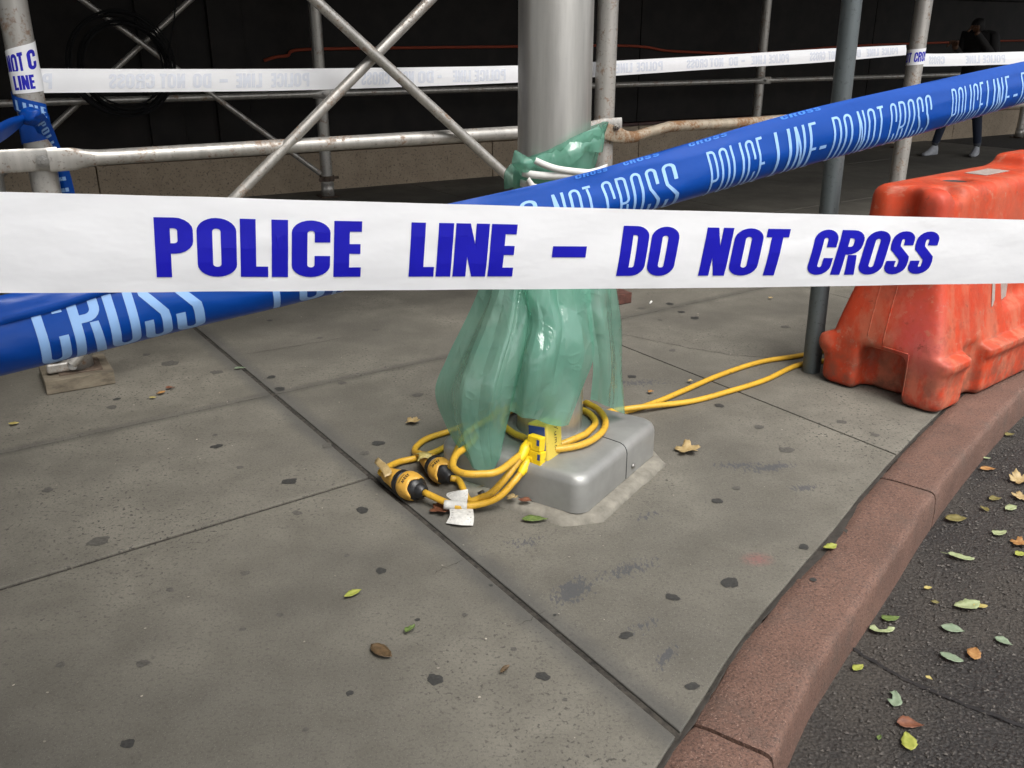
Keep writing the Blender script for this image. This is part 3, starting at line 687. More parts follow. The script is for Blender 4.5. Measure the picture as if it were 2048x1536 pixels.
def letter_mesh(ch, asp, tv, th, rows=4, cols=3):
    bm = bmesh.new()
    for poly in glyph(ch, asp, tv, th):
        flat = [Vector((x, y, 0)) for lp in poly for (x, y) in lp]
        tris = tessellate_polygon([[Vector((x, y, 0)) for x, y in lp] for lp in poly])
        vs = [bm.verts.new(v) for v in flat]
        for t in tris:
            try: bm.faces.new([vs[i] for i in t])
            except ValueError: pass
    for k in range(1, rows):
        bmesh.ops.bisect_plane(bm, geom=bm.verts[:]+bm.edges[:]+bm.faces[:], plane_co=(0, k/rows, 0), plane_no=(0, 1, 0))
    for k in range(1, cols):
        bmesh.ops.bisect_plane(bm, geom=bm.verts[:]+bm.edges[:]+bm.faces[:], plane_co=(k/cols, 0, 0), plane_no=(1, 0, 0))
    bm.verts.index_update()
    V = [(v.co.x, v.co.y) for v in bm.verts]; F = []
    for f in bm.faces:
        ids = [v.index for v in f.verts]
        if f.normal.z < 0: ids.reverse()
        F.append(tuple(ids))
    bm.free(); return V, F
_lm = {}
def put_letters(word, u0, u1, v0, v1, surf, mat, parent, tv=.3, th=.18, aspk=1.0, gap=.05, rows=4, flip=False, name='letter'):
    """surf(u,v) -> point lifted just off the sheet; the word fills u0..u1 (mirrored when seen from behind)"""
    ws = [min(ASP[c], tv/aspk*1.05) if c == 'I' else ASP[c] for c in word]; tot = sum(ws)+gap*(len(word)-1); x = 0.0
    for c, w in zip(word, ws):
        key = (c, tv, th, aspk, rows)
        if key not in _lm: _lm[key] = letter_mesh(c, w*aspk, tv, th, rows)
        V, F = _lm[key]; a = u0+(u1-u0)*x/tot; b = u0+(u1-u0)*(x+w)/tot; x += w+gap
        W = [surf(a+(b-a)*p, v0+(v1-v0)*q) for p, q in V]
        FF = F if not flip else [tuple(reversed(f)) for f in F]
        mesh(name, W, FF, mat, parent, rows > 8)
def interp_vec(xs, P, x):
    return Vector([float(np.interp(x, xs, [p[i] for p in P])) for i in range(3)])

class Sheet:
    """ribbon: u runs over control columns, v across 0 (bottom) .. 1 (top)"""
    def __init__(s, cols, nsub=8):
        # cols: list of lists of points, bottom..top
        rows = list(zip(*cols)); fine = [catmull(list(r), nsub) for r in rows]
        s.g = [list(c) for c in zip(*fine)]; s.g = [catmull(c, 3) if len(c) > 2 else c for c in s.g]
        s.nu, s.nv = len(s.g), len(s.g[0])
    def pt(s, u, v):
        x = max(0, min(.99999, u))*(s.nu-1); y = max(0, min(.99999, v))*(s.nv-1); i, j = int(x), int(y); fx, fy = x-i, y-j
        g = s.g; return g[i][j].lerp(g[i+1][j], fx).lerp(g[i][j+1].lerp(g[i+1][j+1], fx), fy)
    def lift(s, eps=.0006):
        def f(u, v):
            p = s.pt(u, v); a = s.pt(u+.002, v)-s.pt(u-.002, v); b = s.pt(u, v+.02)-s.pt(u, v-.02); n = a.cross(b).normalized()
            if n.dot(Vector(_C)-p) < 0: n = -n
            return p+n*eps
        return f
    def mesh(s, name, mat, parent, nv=None):
        nv = nv or max(5, s.nv); V = [s.pt(i/(s.nu-1), j/(nv-1)) for i in range(s.nu) for j in range(nv)]
        return mesh(name, V, grid_faces(s.nu, nv), mat, parent, True)
    def u_at(s, px, v=.5):
        best = min(range(401), key=lambda k: abs(proj(s.pt(k/400, v))[0]-px)); return best/400
PHRASE_A = ['POLICE', 'LINE', '-', 'DO', 'NOT', 'CROSS']

# foreground white tape
xs = [-600, -250, 0, 250, 500, 750, 1000, 1250, 1500, 1750, 2000, 2250, 2600]
Ds = [.625, .652, .672, .692, .718, .752, .789, .829, .875, .932, 1.006, 1.10, 1.27]
ph = [-4, -2, -.5, 1.5, 3, 4.2, 5, 5.8, 6.6, 7.8, 8.4, 8.8, 9]
td = Vector((.9425, .3244, -.0802)).normalized(); tn = Vector((td.y, -td.x, 0)).normalized(); tu = tn.cross(td).normalized()
if tu.z < 0: tu = -tu
cols = []
for x, D, f in zip(xs, Ds, ph):
    yt = 387+54*x/2048; yb = float(np.interp(x, [-600, 0, 500, 1024, 1500, 2048, 2600], [590, 587, 584, 581, 577, 569, 560]))
    c = DP(x, (yt+yb)/2, D); f = math.radians(f); up = tu*math.cos(f)+tn*math.sin(f)
    hw = .038; bow = .0007
    cols.append([c-up*hw-tn*.001, c-up*hw*.33+tn*bow, c+up*hw*.33+tn*bow*.7, c+up*hw-tn*.001])
t1 = thing('police_tape', 'white police tape with dark blue lettering stretched across the foreground', 'tape', cols[5][0], 'police tapes')
sh = Sheet(cols, 10)
for i, col in enumerate(sh.g):
    u_ = i/len(sh.g)
    for j in range(len(col)):
        v_ = j/len(col); col[j] = col[j]+tn*(.0016*nz((u_*7, v_*1.2, 4))+.0007*(.4-abs(nz((u_*11-v_*1.2, v_*2.4, 9)))*2))+Z3*(.0004*nz((u_*18, 0, 1)))
sh.mesh('tape_band', M['white'], t1, 14); lf = sh.lift(.0005)
for w, a, b, v0, v1 in [('POLICE', 308, 722, .165, .79), ('LINE', 820, 1034, .165, .79), ('-', 1107, 1172, .165, .79), ('DO', 1240, 1356, .17, .80), ('NOT', 1408, 1572, .17, .80), ('CROSS', 1620, 1872, .17, .80)]:
    put_letters(w, sh.u_at(a), sh.u_at(b), v0, v1, lf, M['blueink'], t1, .30, .175, 1.0, .07 if w != 'LINE' else .045)

# blue tape, curled along its length, running from lower left to upper right behind it
bx = [-500, -200, 0, 200, 390, 600, 885, 1150, 1325, 1588, 1808, 2048, 2350]
bt = [690, 636, 594, 552, 513, 469, 410, 351, 302, 226, 175, 123, 60]
bb = [860, 800, 752, 702, 654, 604, 530, 458, 413, 337, 277, 206, 120]
bD = [.66, .74, .79, .84, .885, .93, 1.0, 1.07, 1.13, 1.22, 1.31, 1.45, 1.66]
cols = []; cols2 = []
ctr = [DP(x, (a+b)/2, D) for x, a, b, D in zip(bx, bt, bb, bD)]
for i, (x, a, b, D) in enumerate(zip(bx, bt, bb, bD)):
    d = (ctr[min(i+1, len(ctr)-1)]-ctr[max(i-1, 0)]).normalized(); vd = (Vector(_C)-ctr[i]).normalized()
    n = (vd-d*vd.dot(d)).normalized(); up = n.cross(d); up = up if up.z > 0 else -up
    H = (b-a)/FPX*D*.97/2
    col = []
    for th_ in (-88, -66, -44, -24, -4, 16, 36, 58, 76):
        t = math.radians(th_); dep = .80 if th_ < 0 else .20
        k = 1.0
        col.append(ctr[i]+up*(H*math.sin(t)*k*1.01)+n*(H*(dep*(math.cos(t)-1)+.4)*k))
    cols.append(col)
t2 = thing('police_tape', 'shiny blue police tape with pale lettering running diagonally behind the white tape', 'tape', ctr[6], 'police tapes')
sb = Sheet(cols, 8)
for i, col in enumerate(sb.g):
    u_ = i/len(sb.g); dd_ = (sb.g[min(i+1, len(sb.g)-1)][0]-sb.g[max(i-1, 0)][0]).normalized()
    for j in range(len(col)):
        v_ = j/len(col); vd = (Vector(_C)-col[j]).normalized(); n_ = (vd-dd_*vd.dot(dd_)).normalized()
        w_ = .0035*nz((u_*9, v_*2.2, 2))+.0022*(.5-abs(nz((u_*16+v_*1.5, v_*3, 6)))*2)+.0012*nz((u_*45, v_*5, 3))*(1 if v_ > .75 or v_ < .1 else .25)
        col[j] = col[j]+n_*w_
sb.mesh('tape_band', M['blue'], t2, 40); lb = sb.lift(.0006)
for w, a, b in [('T', -70, 16), ('CROSS', 76, 408), ('PO', 545, 645)]:
    put_letters(w, sb.u_at(a, .4), sb.u_at(b, .4), .05, .97, lb, M['lightink'], t2, .12, .085, .5, .13, 12)
for w, a, b in [('POLICE'[2:], 665, 800), ('LINE', 830, 895), ('-', 908, 930), ('DO', 1004, 1084), ('NOT', 1110, 1190), ('CROSS', 1212, 1356), ('POLICE', 1418, 1532), ('LINE', 1556, 1636), ('-', 1643, 1656), ('DO', 1665, 1706), ('NOT', 1720, 1766), ('CROSS', 1781, 1860), ('POLICE', 1900, 1968), ('LINE', 1974, 2022), ('-', 2026, 2034), ('DO', 2040, 2072)]:
    put_letters(w, sb.u_at(a, .4), sb.u_at(b, .4), .0, .70, lb, M['lightink'], t2, .066, .05, .36, .3, 12)
nf = 60; V = []
for i in range(nf):
    px_ = -480+(900+480)*i/(nf-1); u_ = sb.u_at(px_, .8); lo = float(np.interp(px_, [-480, 0, 100, 200, 300, 500, 900], [.60, .61, .63, .68, .69, .78, .97]))
    for j in range(9):
        v_ = lo+(.998-lo)*j/8; e_ = (.0030*(1-j/8)**.5+.0010)*min(1, (900-px_)/300)+.0008; V.append(sb.lift(e_+.0012*nz((px_*.01, j*.5, 3)))(u_, v_))
    V[-9] = sb.lift(.0015)(u_, lo+.012)
mesh('folded_edge', V, grid_faces(nf, 9), M['blue'], t2, True)
for w, a, b in [('CROSS', 1150, 1215), ('CROSS', 1250, 1322), ('CROSS', 1382, 1452), ('CROSS', 1560, 1640)]:
    put_letters(w, sb.u_at(a, .85), sb.u_at(b, .85), .86, .97, lb, M['midink'], t2, .16, .16, .6, .2, 3, name='ghost_letter')

# rear white tape: round the first post, behind the pole, to the third post; text shows through from behind
t3 = thing('police_tape', 'long white police tape strung between scaffold posts with faint mirrored lettering', 'tape', FP[1]+Z3*1.1, 'police tapes')
la, lb_ = FP[1]+WN*-.03+WD*.052, FP[3]-WD*.02
rear = [(62, 137, 186), (300, 138, 184), (620, 137, 180), (1035, 131, 165), (1222, 122, 152), (1460, 109, 136), (1640, 98, 125), (1812, 90, 110)]
rc = []
for x, a, b in rear: rc.append([on_line(x, b, la, lb_), on_line(x, (a+b)/2, la, lb_)+WN*.003, on_line(x, a, la, lb_)])
sr = Sheet(rc, 8); sr.mesh('tape_band', M['white'], t3); lr = sr.lift(.0012)
for w, a, b in [('POLICE', 105, -25), ('CROSS', 310, 217), ('NOT', 372, 322), ('DO', 421, 386), ('-', 456, 439), ('LINE', 524, 475), ('POLICE', 621, 545), ('CROSS', 782, 722), ('NOT', 829, 795), ('DO', 864, 836), ('-', 882, 873), ('LINE', 941, 903), ('POLICE', 1013, 950),
                ('CROSS', 1180, 1120), ('LINE', 1265, 1232), ('POLICE', 1325, 1274), ('CROSS', 1416, 1374), ('NOT', 1446, 1420), ('DO', 1476, 1457), ('-', 1490, 1483), ('LINE', 1533, 1502), ('POLICE', 1577, 1537), ('CROSS', 1652, 1620), ('NOT', 1676, 1656), ('DO', 1722, 1706), ('LINE', 1758, 1732), ('POLICE', 1796, 1764)]:
    if a <= 110: a, b = 105, 62; w = 'PO'
    put_letters(w, sr.u_at(a), sr.u_at(b), .17, .80, lr, M['paleink'], t3, .28, .18, 1.0, .08, 2, flip=True)
def wrap(p, r, z0, z1, tilt, a0, a1, parent, mat, name='tape_wrap', n=26):
    """band round a post; angle 0 faces the street side; returns its surface"""
    base = math.atan2((Vector(_C)-p).y, (Vector(_C)-p).x)
    def f(u, v, e=0.0):
        a = base+math.radians(a0+(a1-a0)*u); z = z0+(z1-z0)*v+tilt*(u-.5)
        return Vector((p.x+(r+e)*math.cos(a), p.y+(r+e)*math.sin(a), z))
    mesh(name, [f(i/(n-1), j/4) for i in range(n) for j in range(5)], grid_faces(n, 5), mat, parent, True); return f
za = AT(30, 95, 3.37).z; zb = AT(40, 145, 3.37).z; zc = AT(45, 186, 3.37).z
f = wrap(FP[1], PR+.0015, zb-.012, za+.004, .045, -110, 100, t3, M['white'])
g = lambda u, v: f(u, v, .0006)
put_letters('NOT', .18, .53, .14, .80, g, M['blueink'], t3, .28, .18, 1, .07, 3); put_letters('C', .60, .78, .14, .8, g, M['blueink'], t3, .28, .18, 1, .07, 3)
f2 = wrap(FP[1], PR+.0025, zc, zb+.006, .016, -110, 110, t3, M['white'])
g2 = lambda u, v: f2(u, v, .0006)
put_letters('LINE', .27, .63, .16, .80, g2, M['blueink'], t3, .28, .18, 1, .06, 3)
t4 = thing('police_tape', 'short white police tape wrapped on right scaffold post and leading off right', 'tape', FP[3]+Z3*1.1, 'police tapes')
zd = AT(1827, 130, 5.9).z; ze = AT(1830, 98, 5.9).z
f3 = wrap(FP[3], PR+.002, zd, ze, .02, -120, 120, t4, M['white'])
g3 = lambda u, v: f3(u, v, .001)
put_letters('NOT', .06, .38, .18, .8, g3, M['blueink'], t4, .28, .18, 1, .07, 3); put_letters('CROSS', .46, .95, .18, .8, g3, M['blueink'], t4, .28, .18, 1, .07, 3)
la, lb_ = FP[3]+WD*.05, FP[4]+WN*.3
rc = []
for x, a, b in [(1843, 107, 133), (1900, 107, 132), (2048, 103, 128), (2200, 98, 124)]: rc.append([on_line(x, b, la, lb_), on_line(x, (a+b)/2, la, lb_)+WN*.003, on_line(x, a, la, lb_)])
sr4 = Sheet(rc, 6); sr4.mesh('tape_band', M['white'], t4); l4 = sr4.lift(.0012)
for w, a, b in [('CROSS', 1890, 1858), ('LINE', 1960, 1932), ('POLICE', 2010, 1966)]: put_letters(w, sr4.u_at(a), sr4.u_at(b), .17, .8, l4, M['paleink'], t4, .28, .18, 1, .08, 2, flip=True)

# blue tape knotted on the first post
t5 = thing('police_tape', 'blue police tape knotted round the left scaffold post with a hanging tail', 'tape', FP[1]+Z3*.95, 'police tapes')
def zat(px, py): return AT(px, py, 3.36).z
f = wrap(FP[1], PR+.004, zat(60, 283), zat(60, 240), .035, -120, 120, t5, M['blue'])
f = wrap(FP[1], PR+.007, zat(60, 228), zat(60, 196), -.05, -120, 60, t5, M['blue'])
g = lambda u, v: f(u, v, .001)
put_letters('LINE', .35, .95, .1, .75, g, M['lightink'], t5, .14, .1, .5, .25, 3)
kc = AT(62, 232, 3.30)
V, F = [], []
nb, nl = 16, 12
for i in range(nl+1):
    for k in range(nb):
        t = math.pi*i/nl; a = 2*math.pi*k/nb; q = Vector((math.sin(t)*math.cos(a), math.sin(t)*math.sin(a), math.cos(t)))
        rr = 1+.35*nz(q*1.9, 1, 4)+.15*abs(nz(q*5, 1, 8)); V.append(kc+Vector((q.x*.036*rr, q.y*.026*rr, q.z*.03*rr)))
F = [(i*nb+k, i*nb+(k+1) % nb, (i+1)*nb+(k+1) % nb, (i+1)*nb+k) for i in range(nl) for k in range(nb)]
mesh('knot', V, F, M['blue'], t5, True)
tail = [[AT(58, 240, 3.29), AT(74, 232, 3.27), AT(86, 226, 3.28)], [AT(76, 268, 3.38), AT(90, 258, 3.36), AT(103, 250, 3.38)], [AT(84, 305, 3.45), AT(104, 296, 3.43), AT(118, 288, 3.44)], [AT(95, 345, 3.48), AT(118, 340, 3.46), AT(137, 336, 3.48)], [AT(110, 392, 3.5), AT(132, 388, 3.48), AT(150, 386, 3.5)], [AT(122, 440, 3.5), AT(140, 436, 3.48), AT(160, 432, 3.5)]]
st = Sheet(tail, 6); st.mesh('tail', M['blue'], t5, 9); lt = st.lift(.0012)
put_letters('POLICE', .10, .52, .25, .72, lt, M['lightink'], t5, .14, .1, .5, .3, 3); put_letters('LINE', .66, .98, .25, .7, lt, M['lightink'], t5, .14, .1, .5, .3, 3)
lead = [[AT(48, 248, 3.30), AT(50, 238, 3.28), AT(52, 228, 3.3)], [AT(20, 272, 3.22), AT(18, 252, 3.18), AT(20, 236, 3.2)], [AT(-10, 292, 3.1), AT(-14, 270, 3.07), AT(-10, 250, 3.1)], [AT(-90, 340, 2.9), AT(-95, 310, 2.87), AT(-90, 285, 2.9)]]
Sheet(lead, 6).mesh('lead', M['blue'], t5, 9)

# ------------------------------------------------------------------ street pole, base cover, footing
PC = Vector((.119, 2.625, 0)); PRAD = .1035
CA = math.radians(57.0); CX = Vector((math.cos(CA), math.sin(CA), 0)); CYv = Vector((math.sin(CA), -math.cos(CA), 0))
pole = thing('street_pole', 'thick silver metal street pole with square base cover', 'pole', PC)
o = mesh('shaft', *tube([PC+Z3*z for z in (.12, .5, 1, 1.6, 3, 5)], [PRAD, PRAD, PRAD*.995, PRAD*.98, PRAD*.93, PRAD*.86], 56), M['pole'], pole); smooth_angle(o, 60)
def rrect(hx, hy, r, n=8):
    out = []
    for cx, cy, a0 in ((hx-r, hy-r, 0), (-hx+r, hy-r, 90), (-hx+r, -hy+r, 180), (hx-r, -hy+r, 270)):
        for i in range(n+1): a = math.radians(a0+90*i/n); out.append((cx+r*math.cos(a), cy+r*math.sin(a)))
    return out
BC = PC+Vector((.006, -.004, 0)); HX = .258; rings = [(0, .022), (.0, .108), (.002, .119), (.007, .129), (.015, .136), (.026, .140), (.10, .146), (.135, .150)]
V = []; m = 36
for ins, z in rings:
    for x, y in rrect(HX-ins, HX-ins, max(.02, .046-ins*.3)): V.append(BC+CX*x+CYv*y+Z3*z)
n = len(rings); F = [(i*m+k, i*m+(k+1) % m, (i+1)*m+(k+1) % m, (i+1)*m+k) for i in range(n-1) for k in range(m)]+[tuple((n-1)*m+k for k in range(m))]
F = [tuple(reversed(f)) for f in F]
cover = mesh('base_cover', V, F, M['cover'], pole, True); smooth_angle(cover, 70)
# joint between the two halves of the cover, and its screw
sx = .02
path = [BC+CX*sx+CYv*(HX-i_+.0004)+Z3*(z_+.0004) for i_, z_ in ((0, .024), (0, .108), (.002, .119), (.007, .129), (.015, .136), (.026, .140), (.063, .1432), (.1, .146))]
mesh('cover_joint', *tube(path, .0013, 6), M['black'], cover)
V, F = lathe([(0, .0085), (.004, .0085), (.007, .005), (.0075, .0001)], BC+CX*.065+CYv*HX+Z3*.05, CYv, 14); mesh('screw', V, F, M['bolt'], cover, True)
# rough mortar collar poured under the cover
V = []; ns = 0
levels = [(.050, -.02, .0), (.046, .002, .8), (.038, .015, 1), (.015, .0205, .6), (-.03, .0205, .2)]
for ins, z, ro in levels:
    ring = []
    H2 = HX+ins; ch = .085 if ins > 0 else .06
    for (x0, y0), (x1, y1) in zip([(H2, -H2+ch), (H2, H2-ch), (H2-ch, H2), (-H2+ch, H2), (-H2, H2-ch), (-H2, -H2+ch), (-H2+ch, -H2), (H2-ch, -H2)], [(H2, H2-ch), (H2-ch, H2), (-H2+ch, H2), (-H2, H2-ch), (-H2, -H2+ch), (-H2+ch, -H2), (H2-ch, -H2), (H2, -H2+ch)]):
        for i in range(10): ring.append((x0+(x1-x0)*i/10, y0+(y1-y0)*i/10))
    ns = len(ring)
    for x, y in ring:
        e = 1+ro*(.014*nz((x*14, y*14, ins*20))+.009*nz((x*50, y*50, 3)))
        V.append(BC+CX*(x*e)+CYv*(y*e)+Z3*(z+ro*.004*nz((x*35, y*35, 1))))
F = [(i*ns+k, i*ns+(k+1) % ns, (i+1)*ns+(k+1) % ns, (i+1)*ns+k) for i in range(len(levels)-1) for k in range(ns)]
foot = mesh('footing', V, [tuple(reversed(f)) for f in F], M['footing'], sidewalk, True)

# galvanised sign post
gp0 = G(1622, 742); gtop = AT(1704, 0, gp0.y+.02); dd = (gtop-gp0)
o = mesh('sign_post', *tube([gp0, gp0+dd*.3, gp0+dd, gp0+dd*2.4], .0365, 24), M['galv'], None, base=gp0); smooth_angle(o, 60)
tag(o, 'dark galvanised steel sign post beside the orange barrier', 'post')

# ------------------------------------------------------------------ orange water-filled barrier (moulded shell from a distance field)
def surface_nets(f, h, org):
    nx, ny, nz_ = f.shape; ins = f < 0
    c = np.zeros((nx-1, ny-1, nz_-1), int); corners = [(i, j, k) for i in (0, 1) for j in (0, 1) for k in (0, 1)]
    for (i, j, k) in corners: c += ins[i:nx-1+i, j:ny-1+j, k:nz_-1+k]
    act = (c > 0) & (c < 8); acc = np.zeros(act.shape+(3,)); cnt = np.zeros(act.shape)
    for ax in range(3):
        for (i, j, k) in corners:
            if (i, j, k)[ax]: continue
            q = [i, j, k]; q[ax] = 1
            a = f[i:nx-1+i, j:ny-1+j, k:nz_-1+k]; b = f[q[0]:nx-1+q[0], q[1]:ny-1+q[1], q[2]:nz_-1+q[2]]
            cr = (a < 0) != (b < 0); t = np.where(cr, a/np.where(cr, a-b, 1), 0)
            p = [i+0*t, j+0*t, k+0*t]; p[ax] = t
            for d in range(3): acc[..., d] += np.where(cr, p[d], 0)
            cnt += cr
    idx = -np.ones(act.shape, int); ids = np.argwhere(act); idx[act] = np.arange(len(ids))
    V = (acc[act]/cnt[act][:, None]+ids)*h+np.array(org); F = []
    for ax in range(3):
        o1, o2 = [(1, 2), (2, 0), (0, 1)][ax]
        sl = [slice(1, None)]*3; sl[ax] = slice(0, None)
        a = f[:-1] if ax == 0 else (f[:, :-1] if ax == 1 else f[:, :, :-1]); b = f[1:] if ax == 0 else (f[:, 1:] if ax == 1 else f[:, :, 1:])
        cr = np.argwhere((a < 0) != (b < 0))
        for e in cr:
            if e[o1] == 0 or e[o2] == 0: continue
            q = []
            for d1, d2 in ((1, 1), (0, 1), (0, 0), (1, 0)):
                v = list(e); v[o1] -= d1; v[o2] -= d2
                if any(v[d] >= idx.shape[d] for d in range(3)): q = None; break
                q.append(idx[tuple(v)])
            if q is None or min(q) < 0: continue
            F.append(tuple(q) if a[tuple(e)] < 0 else tuple(reversed(q)))
    return V, F
def smax(a, b, k): h = np.clip(.5+.5*(a-b)/k, 0, 1); return b+(a-b)*h+k*h*(1-h)
def smin(a, b, k): return -smax(-a, -b, k)
h = .011; org = (-.04, -.32, -.03); LEN = 1.85
lx = np.arange(org[0], LEN+.05, h); wy = np.arange(org[1], .33, h); zz = np.arange(org[2], .90, h)
l, w, z = np.meshgrid(lx, wy, zz, indexing='ij')
H = .80
hw = np.interp(z, [-.1, .0, .14, .165, .195, .207, .45, .56, .62, .80], [.24, .247, .25, .266, .266, .222, .168, .148, .146, .138])
d = smax(np.abs(w)-hw, np.maximum(-l, l-LEN), .05); d = smax(d, z-H, .05); d = smax(d, -z, .03)
def rb(c, s, k): q = [np.abs(v-cc)-ss for v, cc, ss in zip((l, w, z), c, s)]; return smax(smax(q[0], q[1], k), q[2], k)
# end faces lean back above the foot
d = smax(d, (.0+.10*np.clip((z-.2)/.4, 0, 1))*np.where(z < .58, 1, .0)*1.0-l-.02*0, .04) if True else d
# hollow at the end foot, groove at the end of the head
d = smax(d, -rb((.0, .0, .07), (.10, .095, .115), .045), .025)
cyl = np.hypot(l+.005, (w-.005)*1.1)-.06; d = smax(d, -smax(cyl, -(z-.56), .03), .03)
# side pockets in the foot, panels in the flanks, notch behind the end block
d = smax(d, -rb((.26, -.26, .06), (.07, .055, .16), .03), .02); d = smax(d, -rb((.26, .26, .06), (.07, .055, .16), .03), .02)
d = smax(d, -rb((1.0, -.27, .06), (.10, .05, .12), .03), .02); d = smax(d, -rb((1.6, -.26, .06), (.07, .055, .16), .03), .02)
d = smax(d, -rb((.75, -.2, .40), (.22, .045, .09), .04), .03); d = smax(d, -rb((1.35, -.2, .40), (.22, .045, .09), .04), .03)
# shoulder recess, the filler hole and the raised lug on top
d = smax(d, -rb((.14, -.10, .80), (.04, .05, .035), .03), .03)
d = smax(d, -smax(np.hypot(l-.34, (w+.015)*1.25)-.062, .782-z, .008), .01)
d = smin(d, rb((.98, .02, .82), (.12, .075, .03), .03), .035); d = smin(d, rb((1.5, .02, .82), (.12, .075, .03), .03), .035)
d = smin(d, np.sqrt((l-.03)**2+(w-.235)**2+(z-.16)**2)-.035, .03)
V, F = surface_nets(d, h, org)
# flank seam lines stay as thin moulding ridges
BL = math.radians(39.0); BX = Vector((math.cos(BL), math.sin(BL), 0)); BY = Vector((-math.sin(BL), math.cos(BL), 0)); BO = Vector((1.392, 3.222, .004))
def bw(a, b, c): return BO+BX*a+BY*b+Z3*c
barrier = thing('plastic_barrier', 'scuffed orange plastic water-filled traffic barrier standing on the kerb', 'barrier', bw(LEN/2, 0, 0))
o = mesh('body', [bw(*v) for v in V], F, M['barrier'], barrier, True)
md = o.modifiers.new('smooth', 'SMOOTH'); md.factor = .5; md.iterations = 1
from mathutils.bvhtree import BVHTree
bvh = BVHTree.FromPolygons([Vector(v) for v in V], F)
def seamline(pts, d, name='moulding_seam', r=.0018):
    P_ = []
    for q in pts:
        h_ = bvh.ray_cast(Vector(q)-Vector(d)*.4, Vector(d))
        if h_[0] is not None: P_.append(bw(*(h_[0]-Vector(d)*.0003)))
    if len(P_) > 2: mesh(name, *tube(P_, r, 6), M['barrier'], barrier, True)
seamline([(0, .0, z_) for z_ in np.linspace(.215, .55, 24)], (1, 0, 0)); seamline([(0, -.108, z_) for z_ in np.linspace(.03, .20, 16)], (1, 0, 0)); seamline([(0, w_, .205+.03*w_) for w_ in np.linspace(-.105, .0, 14)], (1, 0, 0))
seamline([(0, .065, z_) for z_ in np.linspace(.23, .52, 20)], (1, 0, 0))
mesh('reflector_patch', *(lambda q: ([bw(*v_) for v_ in q], [(0, 1, 2, 3)]))([tuple((bvh.ray_cast(Vector((l_, -.6, z_)), Vector((0, 1, 0)))[0] or Vector((l_, -.15, z_)))-Vector((0, .0025, 0))) for l_, z_ in ((.42, .33), (.62, .33), (.62, .45), (.44, .45))]), M['sticker'], barrier)
o2 = mesh('filler_plug', *lathe([(0, .05), (.006, .05), (.008, .044), (.003, .04), (.003, .0)], bw(.34, -.012, .783), Z3, 24), M['hole'], barrier, True)
o2 = mesh('sticker', *box(bw(.62, .0, .8015), BX, BY, Z3, .2, .085, .0012), M['sticker'], barrier)

# ------------------------------------------------------------------ green plastic bag tied round the pole
bag = thing('plastic_bag', 'translucent green plastic bag tied around the street pole', 'bag', Vector((PC.x, PC.y-.13, .7)))
def lobe(rows, nu, nv, amp, seed, name):
    """rows of control points (px, py, distance) from the tie down to the hem"""
    R = [catmull([AT(*c) for c in r], nu) for r in rows]; C_ = [catmull(list(c), nv) for c in zip(*R)]
    NU, NV = len(C_), len(C_[0]); V = []
    for i in range(NU):
        for j in range(NV):
            p = C_[i][j]; a = C_[min(i+1, NU-1)][j]-C_[max(i-1, 0)][j]; b = C_[i][min(j+1, NV-1)]-C_[i][max(j-1, 0)]
            n = a.cross(b)
            if n.length < 1e-9: n = Vector((0, -1, 0))
            n.normalize(); n = n if n.y < 0 else -n
            u, v = i/(NU-1), j/(NV-1)
            def tri(x): x = x-math.floor(x); return abs(2*x-1)*2-1
            w1 = nz((u*1.1, v*.9, seed)); w2 = nz((u*1.6, v*1.4, seed+7)); edge_ = min(1, 5*u+.25, 5*(1-u)+.25)
            fold = tri(u*1.55+.10*w1+seed*.37+v*.10)*(1-.3*v)+.45*tri(u*3.1-v*.3+.08*w2+seed*.13)*(1-.5*v)
            cre = .55*max(-.25, tri(u*.7+v*1.3+.08*w2+seed))*(.55+w1)+.45*tri(u*1.4-v*2.1+seed*.5)*max(0, w2+.25)+.20*tri(u*2.7+v*3.1+seed*.7)*max(0, w1+.05)
            V.append(p+n*amp*edge_*(.8*fold+cre))
    return smooth_angle(mesh(name, V, grid_faces(NU, NV), M['bag'], bag, True), 9)
lobe([[(968, 545, 2.60), (1000, 545, 2.51), (1040, 545, 2.47), (1072, 545, 2.48)], [(952, 592, 2.61), (992, 592, 2.50), (1032, 592, 2.45), (1066, 595, 2.47)], [(925, 650, 2.62), (970, 655, 2.5), (1020, 655, 2.42), (1056, 655, 2.45)], [(893, 715, 2.62), (945, 720, 2.47), (1000, 725, 2.38), (1042, 728, 2.42)],
      [(870, 782, 2.6), (925, 790, 2.44), (985, 790, 2.36), (1027, 795, 2.42)], [(893, 855, 2.55), (930, 868, 2.43), (975, 870, 2.39), (1012, 850, 2.43)], [(918, 903, 2.5), (948, 930, 2.42), (986, 950, 2.4), (1000, 900, 2.43)]], 20, 14, .019, 1.0, 'flap')
lobe([[(1030, 545, 2.48), (1075, 545, 2.44), (1120, 545, 2.45), (1175, 545, 2.5)], [(1040, 600, 2.47), (1078, 600, 2.42), (1125, 600, 2.43), (1180, 600, 2.5)], [(1046, 650, 2.45), (1085, 650, 2.40), (1132, 650, 2.41), (1186, 655, 2.49)], [(1036, 720, 2.43), (1080, 715, 2.36), (1130, 715, 2.38), (1187, 712, 2.48)],
      [(1024, 785, 2.42), (1070, 785, 2.35), (1120, 785, 2.38), (1166, 772, 2.46)], [(1018, 822, 2.41), (1055, 836, 2.37), (1092, 848, 2.38), (1136, 850, 2.42)]], 18, 18, .017, 4.0, 'flap')
